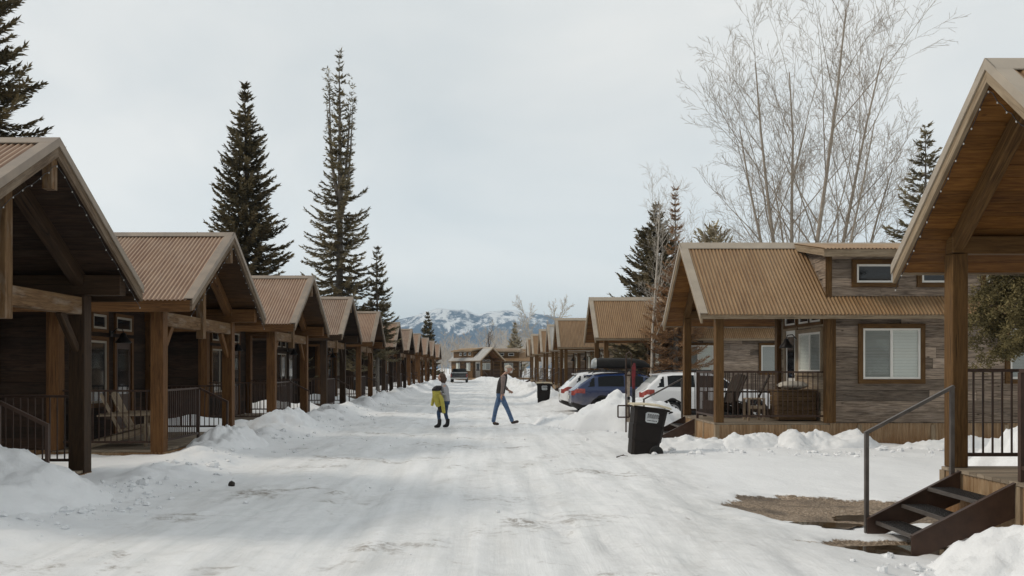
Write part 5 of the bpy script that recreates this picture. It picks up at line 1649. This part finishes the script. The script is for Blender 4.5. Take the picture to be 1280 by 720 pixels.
# ---- man walking to the right
X0, Y0 = .57, 25.2; z0 = gh(X0, Y0)
man = empty('person', (X0, Y0, z0)); tag(man, 'man in a pale cap, dark vest and jeans walking across the snowy street', 'person'); man.scale = (1.03, 1.03, 1.03)
N_ = [(-.10, 0, .93, .10), (-.07, 0, 1.12, .095), (-.035, 0, 1.33, .10), (.005, 0, 1.44, .065), (.055, 0, 1.51, .05), (.115, 0, 1.565, .06)]
E_ = [(0, 1), (1, 2), (2, 3), (3, 4), (4, 5)]
def limb(par, pts):
    p = par
    for q in pts: N_.append(q); E_.append((p, len(N_) - 1)); p = len(N_) - 1
    return p
limb(0, [(-.12, .075, .86, .085), (-.235, .075, .49, .055), (-.31, .075, .12, .038), (-.20, .075, .045, .022), (-.15, .075, .04, .018)])
limb(0, [(-.085, -.075, .86, .085), (.085, -.075, .50, .055), (.235, -.075, .13, .038), (.33, -.075, .1, .022), (.38, -.075, .12, .018)])
h1 = limb(2, [(-.03, -.17, 1.385, .055), (-.045, -.22, 1.12, .042), (-.075, -.215, .90, .030)])
h2 = limb(2, [(-.02, .17, 1.385, .055), (.01, .22, 1.13, .042), (.12, .2, 1.02, .030)])
hand(N_, E_, h1, (-.12, 0, -1), (1, 0, 0)); hand(N_, E_, h2, (.8, -.1, -.55), (.2, -1, .3))
body = skin_mesh('body', N_, E_, M['skin'], man)
mb = MB(); ball(mb, (.135, 0, 1.625), (.098, .077, .118), 18, 14, head_shape(1))
for q in (-1, 1): ball(mb, (.12, q * .077, 1.615), (.022, .01, .032), 8, 6)
hd = mb.build('head', M['skin'], man, True); hd.rotation_euler = (0, 0, 0)
mb = MB()
for q in (-1, 1): ball(mb, (.222, q * .03, 1.64), (.008, .012, .007), 8, 6)
mb.build('eyes', M['dark'], hd, True)
mb = MB(); ball(mb, (.195, 0, 1.555), (.045, .058, .05), 12, 8); ball(mb, (.075, 0, 1.60), (.05, .074, .07), 12, 8)
mb.build('beard_and_hair', M['white_hair'], man, True)
mb = MB(); ball(mb, (.125, 0, 1.665), (.108, .088, .082), 18, 10, lambda p: Vector((p.x, p.y, max(p.z, -.01))))
brim = [[(.2 + .1 * u, (.075 - .03 * u * u) * v_, 1.672 - .045 * u - .012 * v_ * v_) for v_ in (-1, -.5, 0, .5, 1)] for u in (0, .5, 1)]
mb.grid(brim); mb.grid([[(a, b, c - .008) for a, b, c in r] for r in brim])
mb.build('cap', M['cap'], man, True)
loft('hips', [(-.12, 0, .80, .095, .14), (-.11, 0, .88, .118, .155), (-.10, 0, .97, .115, .15)], M['denim'], man)
jn = [(-.10, 0, .90, .11), (-.095, 0, .97, .105), (-.12, .078, .85, .098), (-.235, .075, .49, .069), (-.295, .075, .19, .062), (-.312, .075, .075, .07), (-.085, -.078, .85, .098), (.085, -.075, .50, .069), (.205, -.075, .21, .062), (.24, -.075, .1, .07)]
skin_mesh('jeans', jn, [(0, 1), (0, 2), (2, 3), (3, 4), (4, 5), (0, 6), (6, 7), (7, 8), (8, 9)], M['denim'], man)
loft('vest', [(-.105, 0, .93, .128, .168), (-.085, 0, 1.08, .13, .172), (-.05, 0, 1.27, .132, .188), (-.02, 0, 1.37, .118, .18), (.0, 0, 1.43, .09, .12), (.035, 0, 1.475, .06, .065)], M['vest'], man, dent=.05)
for pts in ([(-.02, -.10, 1.425, .075), (-.03, -.165, 1.375, .08), (-.036, -.205, 1.29, .068), (-.045, -.224, 1.12, .054), (-.07, -.217, .94, .045), (-.075, -.216, .915, .044)], [(-.015, .1, 1.425, .075), (-.02, .165, 1.375, .08), (-.005, .2, 1.28, .068), (.01, .222, 1.13, .054), (.1, .205, 1.035, .045), (.115, .2, 1.022, .044)]):
    n_, e_ = chain(pts); skin_mesh('sleeve', n_, e_, M['flannel'], man)
for (ax, ay, az, tx, tz, hx_, hz_) in ((-.31, .075, .10, -.135, .045, -.345, .05), (.235, -.075, .125, .425, .135, .215, .05)):
    n_ = [(ax, ay, az, .062), (ax + .0, ay, az - .045, .058), (ax + (tx - ax) * .55, ay, az + (tz - az) * .6 - .012, .05), (tx, ay, tz - .005, .038), (hx_ + .02, ay, hz_ + .002, .046)]
    skin_mesh('shoe', n_, [(0, 1), (1, 2), (2, 3), (1, 4)], M['shoe'], man)

# ---- woman walking to the left, jacket over her arm
X0, Y0 = -1.2, 24.2; z0 = gh(X0, Y0)
wom = empty('person', (X0, Y0, z0)); tag(wom, 'long haired woman in grey top and black boots carrying a yellow jacket', 'person')
N_ = [(.095, 0, .80, .09), (.085, 0, .95, .078), (.06, 0, 1.13, .085), (.035, 0, 1.235, .055), (.01, 0, 1.29, .04), (-.02, 0, 1.35, .05)]
E_ = [(0, 1), (1, 2), (2, 3), (3, 4), (4, 5)]
limb(0, [(.075, -.07, .73, .08), (-.11, -.07, .45, .052), (-.08, -.07, .12, .036), (-.19, -.07, .04, .03)])
limb(0, [(.105, .07, .73, .08), (.075, .07, .43, .052), (.145, .07, .12, .036), (.05, .07, .04, .03)])
h1 = limb(2, [(.06, -.14, 1.18, .046), (.085, -.19, .96, .036), (-.06, -.17, .96, .026)])
h2 = limb(2, [(.05, .14, 1.18, .046), (.06, .18, .97, .036), (-.09, .1, .98, .026)])
hand(N_, E_, h1, (-1, .2, 0), (0, 0, -1)); hand(N_, E_, h2, (-1, -.3, 0), (0, 0, -1))
skin_mesh('body', N_, E_, M['skin'], wom)
mb = MB(); ball(mb, (-.035, 0, 1.425), (.088, .072, .108), 18, 14, head_shape(-1)); hd = mb.build('head', M['skin'], wom, True)
mb = MB()
for q in (-1, 1): ball(mb, (-.113, q * .028, 1.438), (.007, .011, .006), 8, 6)
mb.build('eyes', M['dark'], hd, True)
def hairf(p):
    p = p.copy()
    if p.z < 0: p.x += .03 - .25 * p.z * .3; p.z *= 1.75
    if p.x < -.055: p.x = -.055 + (p.x + .055) * .25
    return p
mb = MB(); ball(mb, (-.01, 0, 1.445), (.108, .094, .115), 20, 14, hairf); mb.build('hair', M['brown_hair'], wom, True)
loft('top', [(.1, 0, .76, .115, .15), (.092, 0, .90, .105, .138), (.065, 0, 1.10, .112, .158), (.05, 0, 1.18, .10, .152), (.035, 0, 1.235, .07, .10), (.015, 0, 1.275, .042, .045)], M['grey_knit'], wom, dent=.05)
for pts in ([(.06, -.12, 1.185, .06), (.075, -.165, 1.08, .056), (.085, -.19, .96, .05), (-.02, -.178, .96, .04)], [(.05, .12, 1.185, .06), (.055, .16, 1.08, .056), (.06, .18, .97, .05), (-.05, .12, .98, .04)]):
    n_, e_ = chain(pts); skin_mesh('sleeve', n_, e_, M['grey_knit'], wom)
loft('hips', [(.1, 0, .66, .10, .14), (.098, 0, .74, .118, .15), (.095, 0, .85, .108, .14)], M['denim_dark'], wom)
jn = [(.095, 0, .78, .10), (.09, 0, .84, .095), (.075, -.07, .72, .09), (-.11, -.07, .45, .064), (-.085, -.07, .2, .05), (.105, .07, .72, .09), (.075, .07, .43, .064), (.135, .07, .2, .05)]
skin_mesh('jeans', jn, [(0, 1), (0, 2), (2, 3), (3, 4), (0, 5), (5, 6), (6, 7)], M['denim_dark'], wom)
for (ax, ay, tx) in ((-.08, -.07, -.24), (.145, .07, .0)):
    n_ = [(ax + .002, ay, .27, .066), (ax, ay, .13, .056), (ax, ay, .055, .05), (ax + (tx - ax) * .55, ay, .045, .044), (tx, ay, .036, .034), (ax + .03, ay, .045, .044)]
    skin_mesh('boot', n_, [(0, 1), (1, 2), (2, 3), (3, 4), (2, 5)], M['boot'], wom)
jk = empty('jacket', (X0, Y0, z0)); tag(jk, 'yellow puffer jacket with dark collar hanging over the arms of the woman', 'jacket')
loft('shell', [(-.09, -.12, .60, .085, .1), (-.1, -.12, .66, .10, .13), (-.13, -.12, .76, .105, .14), (-.155, -.12, .88, .115, .15), (-.165, -.12, .97, .12, .16), (-.16, -.12, 1.05, .12, .14), (-.15, -.12, 1.09, .08, .09)], M['yellow'], jk, dent=.14)
skin_mesh('sleeve', [(-.09, -.24, .95, .06), (-.02, -.27, .86, .062), (.02, -.275, .68, .058), (.05, -.27, .46, .052), (.052, -.27, .42, .054)], [(0, 1), (1, 2), (2, 3), (3, 4)], M['yellow'], jk)
skin_mesh('sleeve', [(-.22, -.05, .93, .055), (-.26, -.07, .8, .05), (-.29, -.08, .65, .042), (-.29, -.08, .62, .043)], [(0, 1), (1, 2), (2, 3)], M['yellow'], jk)
loft('collar', [(-.165, -.12, 1.055, .125, .15), (-.16, -.12, 1.10, .13, .15), (-.13, -.12, 1.16, .115, .13), (-.1, -.12, 1.2, .07, .09)], M['vest'], jk, dent=.15)
loft('lining', [(.06, -.16, .41, .03, .03), (.0, -.15, .46, .075, .08), (-.03, -.14, .54, .09, .09), (-.07, -.13, .64, .075, .09)], M['vest'], jk, dent=.2)
